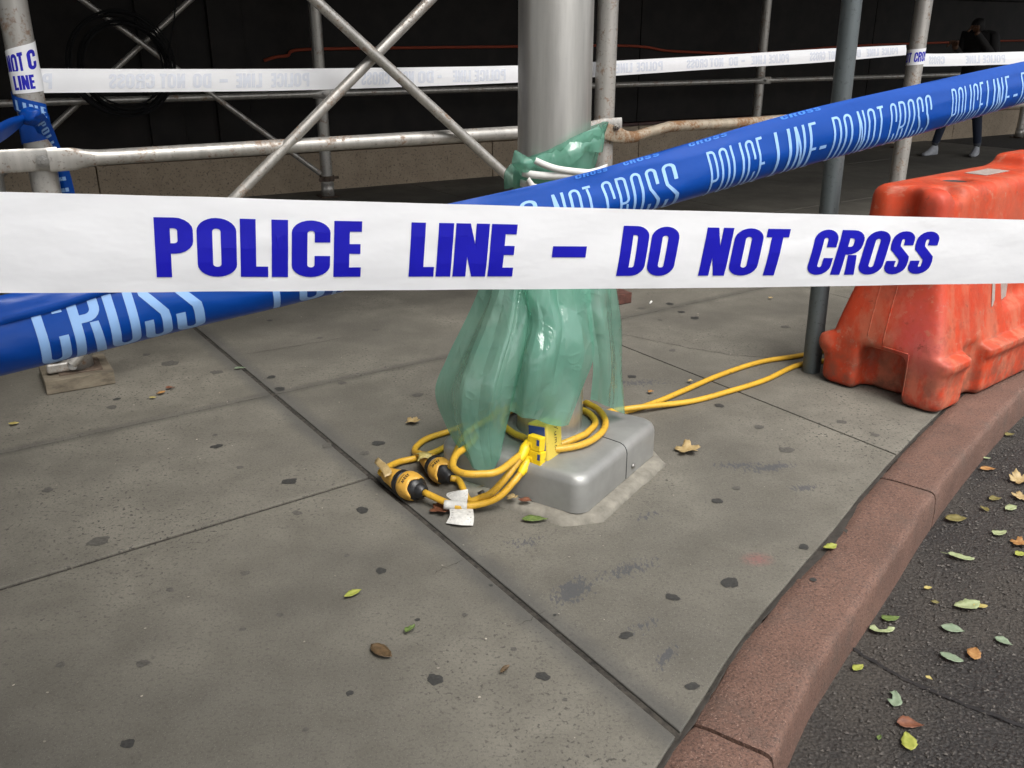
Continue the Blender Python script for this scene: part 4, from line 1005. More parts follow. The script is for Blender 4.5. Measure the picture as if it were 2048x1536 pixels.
lobe([[(1160, 545, 2.5), (1195, 545, 2.52), (1218, 550, 2.58), (1228, 550, 2.68)], [(1170, 600, 2.48), (1200, 600, 2.5), (1222, 600, 2.57), (1236, 605, 2.68)], [(1180, 660, 2.47), (1206, 660, 2.49), (1226, 660, 2.57), (1243, 660, 2.7)], [(1186, 735, 2.49), (1212, 735, 2.51), (1230, 735, 2.6), (1243, 740, 2.71)], [(1181, 800, 2.53), (1205, 808, 2.55), (1228, 818, 2.6), (1248, 829, 2.68)]], 14, 16, .013, 9.0, 'flap')
# gathered neck and flared collar above the tie
NV, NU = 34, 64; V = []
zt = [.58, .66, .74, .80, .86, .90, .925, .96, 1.0, 1.04, 1.085]; rt = [.124, .118, .113, .111, .1125, .112, .1115, .113, .117, .122, .127]
for j in range(NV):
    for i in range(NU):
        a = 2*math.pi*i/NU; t = j/(NV-1)
        top = AT(1110, 297, 2.51).z+.058*math.cos(a-math.radians(-8))+.012*nz((math.cos(a)*2, math.sin(a)*2, 3))
        zz_ = .57+(top-.57)*t; r = float(np.interp(zz_, zt, rt))
        pl = abs(nz((math.cos(a)*4, math.sin(a)*4, zz_*5), 1, 3))*.015+.008*abs(nz((math.cos(a)*9, math.sin(a)*9, zz_*12), 1, 7))
        fl = max(0, (zz_-.95)/.12); ear = .022*fl*math.exp(-((math.degrees(a) % 360-205)/25)**2)+.014*fl*max(0, math.cos(a))
        V.append(PC+Vector((math.cos(a), math.sin(a), 0))*(r+pl*(.5+fl)+ear)+Z3*zz_)
F = [(j*NU+i, j*NU+(i+1) % NU, (j+1)*NU+(i+1) % NU, (j+1)*NU+i) for j in range(NV-1) for i in range(NU)]
mesh('collar', V, F, M['bag'], bag, True)
ear = [[AT(1026, 312, 2.52), AT(1030, 300, 2.53), AT(1042, 306, 2.52)], [AT(1024, 328, 2.50), AT(1045, 322, 2.47), AT(1062, 318, 2.49)], [AT(1036, 342, 2.5), AT(1050, 336, 2.475), AT(1070, 330, 2.49)], [AT(1042, 352, 2.52), AT(1058, 346, 2.49), AT(1076, 340, 2.5)]]
Sheet(ear, 5).mesh('fold', M['bag'], bag, 9)
# folded-over lip on the front of the collar
lip = []
for k in range(13):
    a = math.radians(-178+k*14.5); r = .134+.006*math.sin(k*1.9); zt_ = AT(1110, 297, 2.51).z+.055*math.cos(a)-.004
    lip.append([PC+Vector((math.cos(a), math.sin(a), 0))*(r+.004+.004*math.sin(k*2.6))+Z3*(zt_-.052-.012*math.sin(k*1.3)), PC+Vector((math.cos(a), math.sin(a), 0))*(r+.006)+Z3*(zt_-.02), PC+Vector((math.cos(a), math.sin(a), 0))*(r-.012)+Z3*(zt_+.006)])
Sheet(lip, 4).mesh('lip', M['bag'], bag, 9)
tie = thing('cloth_tie', 'white strips tying the green plastic bag to the pole', 'tie', PC+Vector((0, -.125, .93)))
def strip(rows, w, name='strip'):
    P_ = [AT(*q) for q in rows]; P_ = catmull(P_, 6); V = []
    for i, p in enumerate(P_):
        d = (P_[min(i+1, len(P_)-1)]-P_[max(i-1, 0)]).normalized(); up = (Z3-d*Z3.dot(d)).normalized()
        V += [p-up*w/2, p-Vector((0, .002, 0)), p+up*w/2]
    o = mesh(name, V, grid_faces(len(P_), 3), M['strip'], tie, True); md = o.modifiers.new('thickness', 'SOLIDIFY'); md.thickness = .001; return o
strip([(1044, 345, 2.50), (1062, 349, 2.485), (1100, 352, 2.482), (1150, 350, 2.482), (1190, 344, 2.52), (1215, 335, 2.62)], .021)
strip([(1070, 321, 2.478), (1090, 330, 2.476), (1115, 338, 2.476), (1150, 343, 2.478), (1185, 346, 2.5)], .018)
strip([(1054, 360, 2.485), (1062, 372, 2.475), (1070, 388, 2.475), (1078, 410, 2.47)], .024)
strip([(1040, 365, 2.53), (1070, 375, 2.475), (1110, 380, 2.47), (1160, 378, 2.475), (1200, 372, 2.53)], .02)

# ------------------------------------------------------------------ yellow cords, splitter and connectors
CR = .0105
def ringpt(deg, r, z=.162): a = math.radians(deg); return PC+Vector((math.cos(a)*r, math.sin(a)*r, z))
def cordmesh(path, parent, r=CR, name='cord', n=6): return mesh(name, *tube(catmull(path, n), r, 10), M['cord'], parent, True)
# connector shells first: their axes on the ground
c1a, c1b = G(770, 947, .038), G(880, 1000, .044); c2a, c2b = G(846, 913, .038), G(924, 974, .042)
def connector(cord, a, b, k=1.0, spin=0.0):
    ax = (b-a).normalized(); up = (Z3-ax*ax.z).normalized(); L = (b-a).length; s = k
    o = mesh('strain_cone', *lathe([(0, .013), (.004, .019), (.02, .021*s), (.045, .0245*s), (.068, .029*s), (.075, .0305*s), (.078, .029*s)], a, ax, 28), M['yellowshell'], cord, True); smooth_angle(o, 50)
    mesh('rubber_ring', *lathe([(.0755, .030*s), (.078, .0325*s), (.083, .0328*s), (.086, .0312*s), (.089, .0330*s), (.095, .0334*s), (.0985, .031*s)], a, ax, 28), M['black'], cord, True)
    # bulb with a scalloped mouth
    n = 40; prof = [(.0975, .031), (.103, .0345), (.112, .0372), (.124, .0378), (.136, .0368), (.147, .0345), (.156, .0325)]; V = []
    u = up; w = ax.cross(u)
    for i, (t, r) in enumerate(prof):
        for q in range(n):
            an = 2*math.pi*q/n; sc = 1.0
            tt = t
            if i >= 4: tt += (i-3)*(.0024*math.cos(3*an+spin)+.0008*math.cos(7*an))
            V.append(a+ax*tt+u*(math.cos(an)*r*s)+w*(math.sin(an)*r*s))
    F = [(i*n+q, i*n+(q+1) % n, (i+1)*n+(q+1) % n, (i+1)*n+q) for i in range(len(prof)-1) for q in range(n)]
    o = mesh('connector_shell', V, F, M['yellowshell'], cord, True); md = o.modifiers.new('thickness', 'SOLIDIFY'); md.thickness = .003; md.offset = -1
    # maker's mark and small line of print, upside down as seen from the camera
    base_r = .0378*s
    def surf(cx, cr):
        def f(p, q):
            t = .137-.028*q+cx; an = cr+(p-.5)*1.0; rr = float(np.interp(t, [x for x, _ in prof], [y for _, y in prof]))*s+.0006
            return a+ax*t+u*(math.cos(an)*rr)+w*(math.sin(an)*rr)
        return f
    f = surf(0, .62 if s < 1 else .55)
    put_letters('WEEL', .92, .1, .55, .95, lambda p, q: f(p, 1-q), M['blackink'], o, .2, .2, .75, .12, 2)
    put_letters('IIIIIIIII', .98, .3, .24, .38, lambda p, q: f(p, 1-q), M['blackink'], o, .22, .22, .7, .15, 2, name='print_mark')
    plug = mesh('plug', *lathe([(.110, .033*s), (.150, .0315*s), (.160, .029*s), (.168, .021*s), (.183, .018*s), (.19, .0135)], a, ax, 14), M['black'], cord, True); smooth_angle(plug, 35)
    return a+ax*.188
far1 = G(1850, 690, .012); far2 = G(1830, 702, .012)
ex1 = thing('extension_cord', 'yellow extension cord ending in the nearer lower bulb connector on the pavement', 'extension cord', G(800, 970), 'yellow extension cords')
ex2 = thing('extension_cord', 'yellow extension cord ending in the upper bulb connector beside the bag', 'extension cord', G(860, 930), 'yellow extension cords')
end1 = connector(ex1, c1a, c1b, 1.16, .6); end2 = connector(ex2, c2a, c2b, 1.08, 1.4)
g_ = lambda x, y, z=.0115: G(x, y, z)
cordmesh([far1+Vector((.9, .9, 0)), g_(1830, 672), g_(1700, 692), g_(1600, 711), g_(1520, 724), g_(1440, 750), g_(1370, 780), g_(1310, 805), g_(1255, 822), g_(1215, 828, .016), ringpt(62, .36, .05), ringpt(66, .285, .12), ringpt(84, .215), ringpt(110, .18), ringpt(150, .175), ringpt(178, .20, .162),
          ringpt(196, .275, .15), ringpt(202, .335, .06), g_(915, 886, .014), g_(866, 906, .014), g_(829, 917, .014), g_(795, 925, .016), c1a+(c1a-c1b).normalized()*.02, c1a+(c1b-c1a).normalized()*.012], ex1)
cordmesh([far2+Vector((.85, .95, 0)), g_(1820, 690), g_(1690, 716), g_(1600, 729), g_(1530, 760), g_(1450, 785), g_(1380, 803), g_(1290, 813, .026), g_(1235, 820, .03), ringpt(58, .33, .07), ringpt(56, .27, .125), ringpt(50, .20), ringpt(30, .19), ringpt(0, .178), ringpt(-30, .180), ringpt(-60, .195, .162), ringpt(-85, .205, .161), ringpt(-108, .215, .161), g_(1000, 941, .161), g_(960, 948, .161), g_(928, 947, .16),
          g_(909, 938, .158), g_(906, 925, .158), g_(914, 908, .158), g_(935, 893, .158), g_(950, 876, .15), g_(946, 858, .10), g_(930, 852, .03), g_(898, 863), g_(855, 877), g_(833, 893), g_(830, 905, .016), c2a+(c2a-c2b).normalized()*.018+Vector((0, .004, 0)), c2a+(c2b-c2a).normalized()*.012], ex2)
# splitter box standing against the pole
sp = thing('power_splitter', 'yellow three-way power splitter box with two plugs leaning on pole base', 'power splitter', PC+Vector((-.05, -.15, .16)))
def q3(x, y, Y): return AT(x, y, Y)
# frame: face looking left and towards the camera, side face towards the right
up = Vector((-.05, .16, 1)).normalized()
sidev = Vector((.62, .78, 0)); sidev = (sidev-up*sidev.dot(up)).normalized()                                              # socket face looks along -sidev
ac = up.cross(sidev).normalized(); ac = ac if ac.x < 0 else -ac
edge = AT(1094, 888, 2.385)                                                                                              # upright edge between socket face and right side
so = edge+ac*.036+sidev*.038
body = mesh('box_body', *box(so, ac, sidev, up, .072, .076, .112), M['yellowpale'], sp); bevel(body, .006, 3)
fo = so-sidev*.0385
ins_ = mesh('socket_face', *box(fo, ac, sidev, up, .060, .003, .098), M['bluepl'], sp); bevel(ins_, .003, 2)
ends = []
for (px_, py_), zc_ in (((1083, 884), .004), ((1084, 913), -.040)):
    c = fo-sidev*.0145-ac*.008+up*zc_
    pb = mesh('plug_body', *box(c, (ac+up*.12), sidev, (up-ac*.12), .048, .026, .0435), M['yellow'], sp); bevel(pb, .003, 2)
    mesh('plug_window', *box(c-sidev*.0128-ac*.0165+up*.004, (ac+up*.12), sidev, (up-ac*.12), .010, .0012, .018), M['bluepl'], pb)
    ends.append(c+ac*.020-up*.006)
e1, e2 = ends
dn = (G(1005, 965, .10)-e1).normalized()
for e in (e1, e2):
    o = mesh('strain_relief', *tube([e-ac*.012, e+ac*.006, e+ac*.008+dn*.02, e+dn*.045, e+dn*.058], [.016, .017, .0165, .0140, .0115], 14), M['yellow'], sp); smooth_angle(o, 50)
cordmesh([e1+dn*.04, e1+dn*.075, g_(1012, 955, .115), g_(985, 984, .07), g_(960, 996, .040), g_(937, 1000, .028), end2+(c2b-c2a).normalized()*.012+Vector((.02, -.0, -.004)), end2], sp, name='lead')
cordmesh([e2+dn*.04, e2+dn*.07, g_(1026, 965, .09), g_(1000, 992, .055), g_(970, 1006, .034), g_(935, 1012, .026), g_(905, 1010, .030), end1], sp, name='lead')
cordmesh([so+sidev*.03-ac*.0-up*.035, ringpt(-70, .160, .163), ringpt(-52, .148, .163), ringpt(-35, .142), ringpt(0, .146), ringpt(40, .146), ringpt(90, .148), ringpt(140, .15), ringpt(180, .15), ringpt(215, .146), ringpt(238, .150), so+sidev*.03+ac*.02-up*.04], sp, name='loop')
# 'Yuma' written down the side of the box
def script(polys, mat, parent, f, t=.07):
    for q in polys:
        for lp in [stroke(q, t)]:
            V = [f(x, y) for x, y in lp[0]]; n = len(q); mesh('written_letter', V, [(i, i+1, 2*n-2-i, 2*n-1-i) for i in range(n-1)], mat, parent)
sc0 = so-ac*.0366
def fy(x, y): return sc0+up*(.046-.027*x)+sidev*(.020*(y-.35)+.004)
script([[(0, 1), (.25, .5)], [(.5, 1), (.25, .52), (.1, 0)], [(.7, .6), (.72, .2), (.95, .15), (1.05, .6)], [(1.05, .6), (1.1, .12)], [(1.35, .1), (1.38, .6), (1.6, .55), (1.62, .12)], [(1.62, .5), (1.85, .58), (1.92, .1)], [(2.6, .5), (2.3, .6), (2.2, .3), (2.35, .1), (2.55, .25), (2.62, .55), (2.7, .1)]], M['blackink'], sp, fy, .075)
# sleeve, sticker and paper tags on the plug leads
a = g_(934, 1012, .0262); b = g_(888, 1009, .0312)
mesh('paper_sleeve', *tube(catmull([a, (a+b)/2+Vector((0, 0, -.0)), b], 4), .0138, 12), M['tag'], sp, True)
def tagsheet(c, name='paper_tag'):
    s_ = Sheet([[G(*q) for q in col] for col in c], 5); o = s_.mesh(name, M['tag'], sp, 7); l_ = s_.lift(.0008)
    for r in range(5):
        v = .18+.15*r; mesh('print_line', [l_(.08, v), l_(.9-.1*(r % 2), v), l_(.9-.1*(r % 2), v+.055), l_(.08, v+.055)], [(0, 1, 2, 3)], M['greyink'], o)
tagsheet([[(892, 1046, .006), (900, 1030, .02), (898, 1014, .022)], [(920, 1050, .010), (922, 1034, .022), (920, 1016, .024)], [(946, 1051, .005), (948, 1036, .016), (946, 1018, .02)]])
tagsheet([[(893, 992, .045), (895, 986, .05), (915, 981, .055)], [(908, 1002, .04), (915, 992, .05), (925, 980, .06)], [(934, 1003, .035), (936, 992, .048), (936, 978, .06)]])
a = g_(958, 992, .040); dq = (g_(972, 984, .05)-a).normalized()
mesh('round_sticker', *tube([a, a+dq*.02], CR+.0006, 12), M['blackink'], sp, True)

# ------------------------------------------------------------------ leaves
def leaf_mesh(kind, L, W, seed, curl):
    V = []; n = 11
    rnd = random.Random(seed)
    if kind == 'maple':
        m = 60; rim = []; ph0 = rnd.uniform(0, 6)
        for i in range(m):
            a = 2*math.pi*i/m; q = abs(math.cos(2.5*a+.2)); f = .44+.40*q**.8+.05*math.sin(15*a+ph0)+.03*rnd.uniform(-1, 1)
            rim.append((f*math.cos(a)*L*.62, f*math.sin(a)*W*.62))
        fo = rnd.uniform(-.4, .4)
        def hz(x, y): t = (y*math.cos(fo)+x*math.sin(fo))/L; t2 = (x*math.cos(fo)-y*math.sin(fo))/L; return .004+curl*L*(1.1*t*t+.35*max(0, t2)**2*2+.05*math.sin(9*t2+ph0)*abs(t)*3)
        V = [(0, 0, hz(0, 0))]+[(x*k, y*k, hz(x*k, y*k)) for k in (.35, .7, 1.) for x, y in rim]
        F = [(0, 1+i, 1+(i+1) % m) for i in range(m)]+[(1+r*m+i, 1+(r+1)*m+i, 1+(r+1)*m+(i+1) % m, 1+r*m+(i+1) % m) for r in (0, 1) for i in range(m)]
        return V, F
    for i in range(n):
        t = i/(n-1); x = (t-.5)*L
        wd = W*.5*(math.sin(math.pi*t**(.6+.5*((seed*.37) % 1)))**.8 if 0 < t < 1 else .03)*(1+.12*rnd.uniform(-1, 1))
        for k in range(5):
            y = (k-2)/2*wd
            if kind == 'bitten' and k >= 3 and .35 < t < .72: y *= .25
            if kind == 'half' and k < 2: y *= .15
            zz = curl*(.9*W*(y/W)**2+.35*L*(t-.5)**2)+.0025+.0012*rnd.uniform(0, 1)+(-.0015 if k == 2 else 0)+.10*W*curl*math.sin(t*5+seed)*(k-2)/2
            V.append((x, y+.12*W*math.sin(t*2.6+seed), zz))
    F = grid_faces(n, 5)
    if kind == 'stem':
        k = len(V); V += [(-L*.5, .0, .003), (-L*.8, .02*L, .004), (-L*.8, .035*L, .004), (-L*.5, .03*L, .003)]; F.append((k, k+1, k+2, k+3))
    return V, F
def leaf(px, py, lenpx, kind, mat, rot, curl, label, z=0.0, w=.5):
    c = G(px, py, z); s = (c-Vector(_C)).length/FPX*lenpx*1.12
    V, F = leaf_mesh(kind, s, s*w, px+py, curl); a = math.radians(rot); ca, sa = math.cos(a), math.sin(a)
    o = mesh('leaf', [Vector((c.x+x*ca-y*sa, c.y+x*sa+y*ca, c.z+zz+.003)) for x, y, zz in V], F, LEAFM[mat], None, True, base=c)
    md = o.modifiers.new('thickness', 'SOLIDIFY'); md.thickness = .0006
    tag(o, label, 'leaf', 'fallen leaves'); return o
LV = [
 (1968, 1021, 17, 'oval', 'olive', 100, .8, 'small curled yellow-green leaf on asphalt near the upper right edge', 1),
 (2021, 1019, 26, 'oval', 'palegreen', 20, .4, 'pale green oval leaf on asphalt by the right picture edge, upper', 1),
 (1911, 1041, 36, 'oval', 'olive', -5, .5, 'olive leaf on asphalt close under the far kerb', 1),
 (1999, 1069, 27, 'oval', 'palegreen', 30, .5, 'pale yellow-green leaf alone on dark damp asphalt', 1),
 (2038, 1090, 26, 'maple', 'orange', 0, .6, 'orange-brown ragged leaf cut by the right picture edge', 1),
 (2043, 1112, 22, 'oval', 'yellowgreen', 10, .5, 'yellow-green leaf just below the orange ragged leaf', 1),
 (1921, 1117, 38, 'stem', 'palegreen', -25, .6, 'long narrow pale leaf with stem on asphalt', 1),
 (1855, 1179, 14, 'oval', 'yellow', 0, .3, 'tiny round yellow leaf on asphalt', 1),
 (1869, 1208, 13, 'oval', 'olive', -30, .9, 'tiny curled olive scrap of leaf on asphalt', 1),
 (1932, 1213, 46, 'oval', 'palegreen', 12, .6, 'large pale yellow-green leaf overlapping a small yellow one', 1),
 (1960, 1215, 22, 'oval', 'yellow', 5, .3, 'small yellow leaf tucked against the large pale leaf', 1),
 (1780, 1239, 30, 'oval', 'green', 10, .3, 'green leaf on asphalt touching the kerb shadow', 1),
 (1763, 1262, 40, 'bitten', 'palegreen', 5, .6, 'pale grey-green leaf with a bite gap lying by the kerb', 1),
 (1904, 1262, 34, 'oval', 'greygreen', -32, .4, 'grey-green leaf slanting down right, upper of two alike on asphalt', 1),
 (2006, 1287, 26, 'oval', 'greygreen', -45, .4, 'small grey-green leaf near the right picture edge', 1),
 (1902, 1318, 34, 'oval', 'greygreen', -35, .4, 'grey-green leaf left of the round orange leaf', 1),
 (1950, 1311, 34, 'oval', 'orange', 60, .3, 'round tan-orange leaf lying flat on asphalt', 1),
 (1716, 1339, 24, 'oval', 'yellowgreen', 40, .4, 'bright yellow-green leaf on asphalt against the kerb', 1),
 (1789, 1402, 40, 'bitten', 'greygreen', 60, .4, 'grey-green leaf with notched edge below the asphalt seam', 1),
 (1820, 1454, 40, 'oval', 'rust', -8, .6, 'half green half rust leaf above the big yellow-green leaf', 1),
 (1815, 1486, 40, 'oval', 'yellowgreen', 85, .2, 'big yellow-green oval leaf with a pale midrib, lowest on asphalt', 1),
 (1758, 1479, 12, 'oval', 'green', 60, .5, 'tiny green leaf between kerb and big yellow-green leaf', 1),
 (1857, 1360, 11, 'oval', 'yellow', -50, .6, 'tiny yellow scrap of leaf beside the asphalt seam', 1),
 (1975, 941, 24, 'oval', 'orange', 0, .5, 'orange leaf on asphalt at far kerb bend', 1),
 (1973, 919, 11, 'oval', 'palegreen', 0, .5, 'tiny pale leaf above the orange leaf at the kerb bend', 1),
 (1990, 1001, 22, 'oval', 'olive', 10, .5, 'dull olive leaf on far asphalt', 1),
 (2040, 965, 34, 'maple', 'tan', 30, 1.2, 'crumpled brown leaf clump at the right picture edge', 1),
 (2040, 997, 26, 'maple', 'tan', 80, .5, 'flat tan leaf under the crumpled clump at right edge', 1),
 (2019, 872, 18, 'oval', 'olive', 20, .6, 'olive leaf in the gutter nearest the barrier', 1),
 (1659, 1097, 27, 'oval', 'yellowgreen', 15, .7, 'yellow leaf in the joint on top of the red kerb', 0),
 (1375, 903, 44, 'maple', 'tan', 20, .7, 'curled tan leaf standing on pavement right of the pole base', 0),
 (1070, 1042, 46, 'oval', 'green', 4, .3, 'dark green narrow leaf in front of the pole footing', 0),
 (480, 739, 19, 'half', 'greygreen', 10, .2, 'pale green leaf fragment on the pavement joint behind', 0),
 (322, 788, 16, 'oval', 'orange', 40, .6, 'orange-brown leaf scrap on pavement near the wood block', 0),
 (341, 778, 15, 'oval', 'rust', 10, .6, 'rust leaf scrap right of the orange-brown scrap', 0),
 (306, 797, 12, 'oval', 'yellow', 0, .3, 'small yellow leaf scrap left of the orange-brown scrap', 0),
 (28, 849, 16, 'oval', 'yellow', 5, .3, 'small yellow leaf on pavement at the left picture edge', 0),
 (826, 846, 26, 'maple', 'tan', 0, .7, 'dry tan leaf on pavement above the yellow connectors', 0),
 (706, 1191, 34, 'oval', 'yellowgreen', 35, .5, 'slender green leaf on the near pavement flag', 0),
 (763, 1306, 50, 'oval', 'brown', -30, .3, 'large brown-green leaf on the near pavement flag', 0),
 (820, 1262, 24, 'oval', 'green', 60, 1.2, 'small twisted green leaf above the large brown-green leaf', 0),
 (1010, 1343, 24, 'half', 'brown', 55, .8, 'brown half leaf on pavement near the foreground joint', 0),
 (1541, 598, 8, 'maple', 'tan', 0, .6, 'tiny tan leaf on far pavement left of the sign post', 0),
 (1380, 765, 9, 'maple', 'tan', 0, .9, 'tiny pinkish leaf scrap beside the upper yellow cord', 0),
 (1301, 786, 11, 'maple', 'orange', 0, .5, 'tiny tan leaf scrap above the crossing yellow cords', 0),
 (950, 975, 46, 'maple', 'tan', 20, .6, 'dry tan leaf wedged between connectors and pole base', 0),
 (884, 1022, 44, 'maple', 'rust', -10, .5, 'reddish brown leaf under the black plug and paper tag', 0),
 (1024, 999, 20, 'maple', 'tan', 10, .8, 'small tan leaf scrap caught at the footing edge', 0),
 (1050, 1004, 24, 'oval', 'rust', -15, .5, 'rust leaf scrap under the edge of the base cover', 0),
]
for (px, py, ln, kind, mat, rot, curl, label, onroad) in LV:
    z = RD+(.007 if py > 1330 else .002) if onroad else (.028 if (px, py) in ((1024, 999), (1050, 1004)) else .003)
    leaf(px, py, ln, kind, mat, rot, curl, label, z, .95 if kind == 'maple' else (.42 if 'narrow' in label or 'slender' in label else .58))
def draped(cols, mat, label):
    s_ = Sheet([[G(*q) for q in c] for c in cols], 4); V = []
    for i in range(s_.nu):
        for j in range(9):
            p = s_.pt(i/(s_.nu-1), j/8); e = (abs(j-4)/4)**3; V.append(p+Vector((.006*e*nz((i*1.7, j, 0)), .006*e*nz((i*1.3, j, 5)), .004*nz((i*.7, j*.7, 2)))))
    o = mesh('leaf', V, grid_faces(s_.nu, 9), LEAFM[mat], None, True, base=V[len(V)//2]); md = o.modifiers.new('thickness', 'SOLIDIFY'); md.thickness = .0006
    tag(o, label, 'leaf', 'fallen leaves')
draped([[(770, 955, .07), (762, 940, .075), (748, 925, .07)], [(785, 945, .075), (775, 930, .085), (757, 915, .08)]], 'tan', 'dry curled leaf stuck on the tail of the lower yellow connector')
draped([[(822, 912, .055), (838, 908, .075), (834, 924, .06)], [(845, 904, .07), (858, 908, .078), (850, 916, .07)], [(872, 912, .05), (876, 920, .055), (868, 925, .05)]], 'yellow', 'pale dry leaf lying over the tail of the upper yellow connector')
V, F = [], []
for q in range(420):
    a_, b_ = random.uniform(-1.6, 2.6), random.uniform(-1.4, 2.3)
    if b_ > cfun(a_)-.05: continue
    c = gp(a_, b_, .0035); r = random.choice((.0012, .0016, .002, .003)); k = len(V)
    for j in range(5): an = 6.283*j/5+random.random(); V.append(c+Vector((r*math.cos(an)*random.uniform(.7, 1.5), r*math.sin(an), random.uniform(0, r*.6))))
    F.append((k, k+1, k+2, k+3, k+4))
o = mesh('litter_crumbs', V, F, plain('pale_crumbs', (.30, .27, .22), .9, var=.9, scale=9)); tag(o, 'pale crumbs of grit and litter strewn over the pavement', 'grit', kind='stuff')
# cigarette end and a few white crumbs on the flags
p = G(1300, 606, .006); o = mesh('cigarette_end', *tube([p, p+Vector((.012, .03, 0))], .005, 8), M['butt'], None, base=p); tag(o, 'white cigarette end on far pavement right of the bag', 'cigarette end')

# ------------------------------------------------------------------ coil of black cable on the rear scaffold, hanging wire
cc = on_line(245, 132, RP[1]+WN*.16, RP[2]+WN*.16); dep = (cc-Vector(_C)).length; rad = 86/FPX*dep
coil = thing('cable_coil', 'coil of thin black cable hanging on the rear scaffold rail', 'cable coil', cc-Z3*rad)
for k in range(13):
    r = rad*(.80+.2*random.random()); ox, oz, oy = random.uniform(-.1, .1)*rad, random.uniform(-.06, .05)*rad, random.uniform(-.06, .06)
    path = [cc+WD*(ox+r*math.cos(a))+Z3*(oz+r*math.sin(a)*1.02)+WN*(oy+.02*math.sin(a*2+k)) for a in np.linspace(0, 2*math.pi, 49)[:-1]]
    mesh('turn', *tube(path, .0065, 6, closed=True), M['cable'], coil, True)
pth = [on_line(x, y, RP[1]+WN*.18, RP[2]+WN*.18) for x, y in ((356, -60), (352, 0), (345, 60), (330, 128), (316, 170))]
mesh('loose_end', *tube(catmull(pth, 5), .006, 6), M['cable'], coil, True)

# ------------------------------------------------------------------ passer-by in dark clothes behind the barrier
fR = G(1863, 311); fL = G(1949, 312); PO = (fR+fL)/2; PO.z = 0
face_d = Vector((-.80, -.60, 0)); side_d = Vector((face_d.y, -face_d.x, 0))
person = thing('person', 'person in dark jacket, navy jeans and white sneakers walking behind the barrier', 'person', PO)
hip = PO+Z3*.86+Vector((.10, .03, 0))
def skin(name, verts, edges, radii, mat, parent, root=0, sub=2):
    org_ = wloc(parent); me = bpy.data.meshes.new(name); me.from_pydata([tuple(Vector(v)-org_) for v in verts], edges, []); me.update()
    me.materials.append(mat); o = bpy.data.objects.new(name, me); COL.objects.link(o); o.parent = parent
    bm = bmesh.new(); bm.from_mesh(me); lay = bm.verts.layers.skin.verify()
    for i, v in enumerate(bm.verts):
        r = radii[i]; v[lay].radius = r if isinstance(r, tuple) else (r, r); v[lay].use_root = (i == root)
    bm.to_mesh(me); bm.free()
    sk = o.modifiers.new('skin', 'SKIN'); sk.use_smooth_shade = True; ss = o.modifiers.new('sub', 'SUBSURF'); ss.levels = sub; ss.render_levels = sub
    return o
hr = hip+side_d*.09; hl = hip-side_d*.09
aR = fR+Z3*.10-face_d*.02; aL = fL+Z3*.09-face_d*.03
if (fR-PO).dot(side_d) < 0: hr, hl = hl, hr
kR = (hr+aR)/2+face_d*.07; kL = (hl+aL)/2+face_d*.05
ch = hip+Z3*.38+face_d*.03; nk = hip+Z3*.50+face_d*.05; hd = nk+Z3*.13+face_d*.09
sR = ch+side_d*.17+Z3*.08; sL = ch-side_d*.17+Z3*.08
h1 = AT(1952, 62, PO.y-.25); h2 = AT(1910, 92, PO.y-.33)
if (sR-sL).x < 0: sR, sL = sL, sR
el1 = sR-Z3*.24+Vector((.03, -.02, 0)); el2 = sL-Z3*.24+Vector((-.03, -.05, 0))
v = [hip, hip+Z3*.2, ch, nk, hd, hr, kR, aR, hl, kL, aL, sR, el1, h1, sL, el2, h2]
e = [(0, 1), (1, 2), (2, 3), (3, 4), (0, 5), (5, 6), (6, 7), (0, 8), (8, 9), (9, 10), (2, 11), (11, 12), (12, 13), (2, 14), (14, 15), (15, 16)]
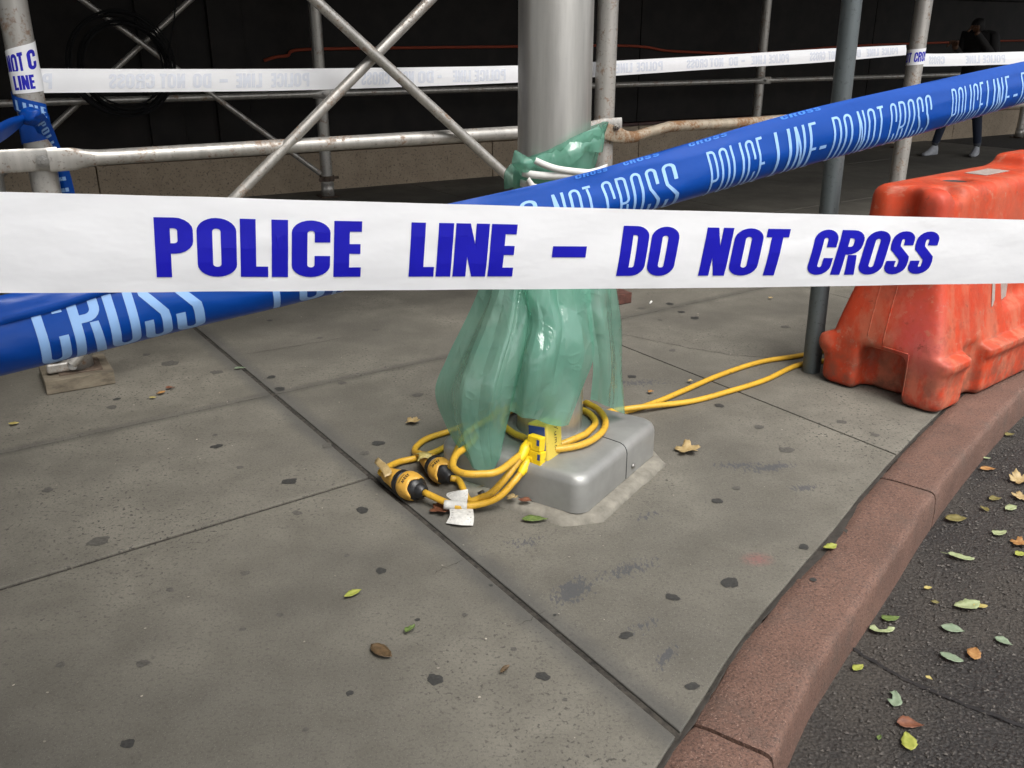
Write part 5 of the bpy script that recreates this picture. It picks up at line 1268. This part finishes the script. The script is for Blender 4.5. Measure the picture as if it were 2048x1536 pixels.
r = [(.15, .11), (.14, .11), (.17, .12), .055, (.085, .10), .09, .06, .045, .09, .06, .045, .07, .05, .035, .07, .05, .035]
body = skin('body', v, e, r, M['jacket'], person)
dg = bpy.context.evaluated_depsgraph_get(); bpy.context.view_layer.update(); dg = bpy.context.evaluated_depsgraph_get()
me = bpy.data.meshes.new_from_object(body.evaluated_get(dg)); body.modifiers.clear(); body.data = me
me.materials.clear()
for mm in ('jacket', 'jeans', 'skin', 'hair', 'sock'): me.materials.append(M[mm])
hh1, hh2, hhd = h1-PO, h2-PO, hd-PO
for p in me.polygons:
    c = p.center; zc = c.z
    if zc < .15: p.material_index = 4
    elif zc < .84: p.material_index = 1
    elif (c-hhd).length < .16 and zc > 1.46: p.material_index = 0
    elif min((c-hh1).length, (c-hh2).length) < .045: p.material_index = 2
    p.use_smooth = True
for hpt, sgn in ((h1, 1), (h2, -1)):
    for k in range(5):
        s0 = hpt+side_d*((k-2)*.018); tip = s0+face_d*.05+Z3*(.05 if k < 4 else .01)+side_d*((k-2)*.006)
        mesh('finger', *tube(catmull([hpt+side_d*((k-2)*.01), s0+face_d*.02+Z3*.035, tip, tip+face_d*.025-Z3*.015], 3), [.011]*9+[.008], 7), M['skin'], person, True)
for f_, dv in ((fR, face_d), (fL, (face_d+Vector((.25, -.2, 0))).normalized())):
    sv = Vector((dv.y, -dv.x, 0)); V = []; n = 16; prof = [(-.085, .028, .075, .10), (-.06, .038, .09, .12), (-.01, .04, .09, .11), (.05, .043, .07, .07), (.10, .045, .05, .045), (.15, .040, .045, .03), (.18, .022, .03, .02)]
    for (t, wd, _, ht) in prof:
        for q in range(n):
            a = 2*math.pi*q/n; V.append(f_+dv*t+sv*(wd*math.cos(a))+Z3*(max(.004, .02+ht*max(0, math.sin(a))+.016*min(0, math.sin(a)))))
    F = [(i*n+q, i*n+(q+1) % n, (i+1)*n+(q+1) % n, (i+1)*n+q) for i in range(len(prof)-1) for q in range(n)]+[tuple(range(n-1, -1, -1)), tuple((len(prof)-1)*n+q for q in range(n))]
    mesh('sneaker', V, F, M['shoe'], person, True)
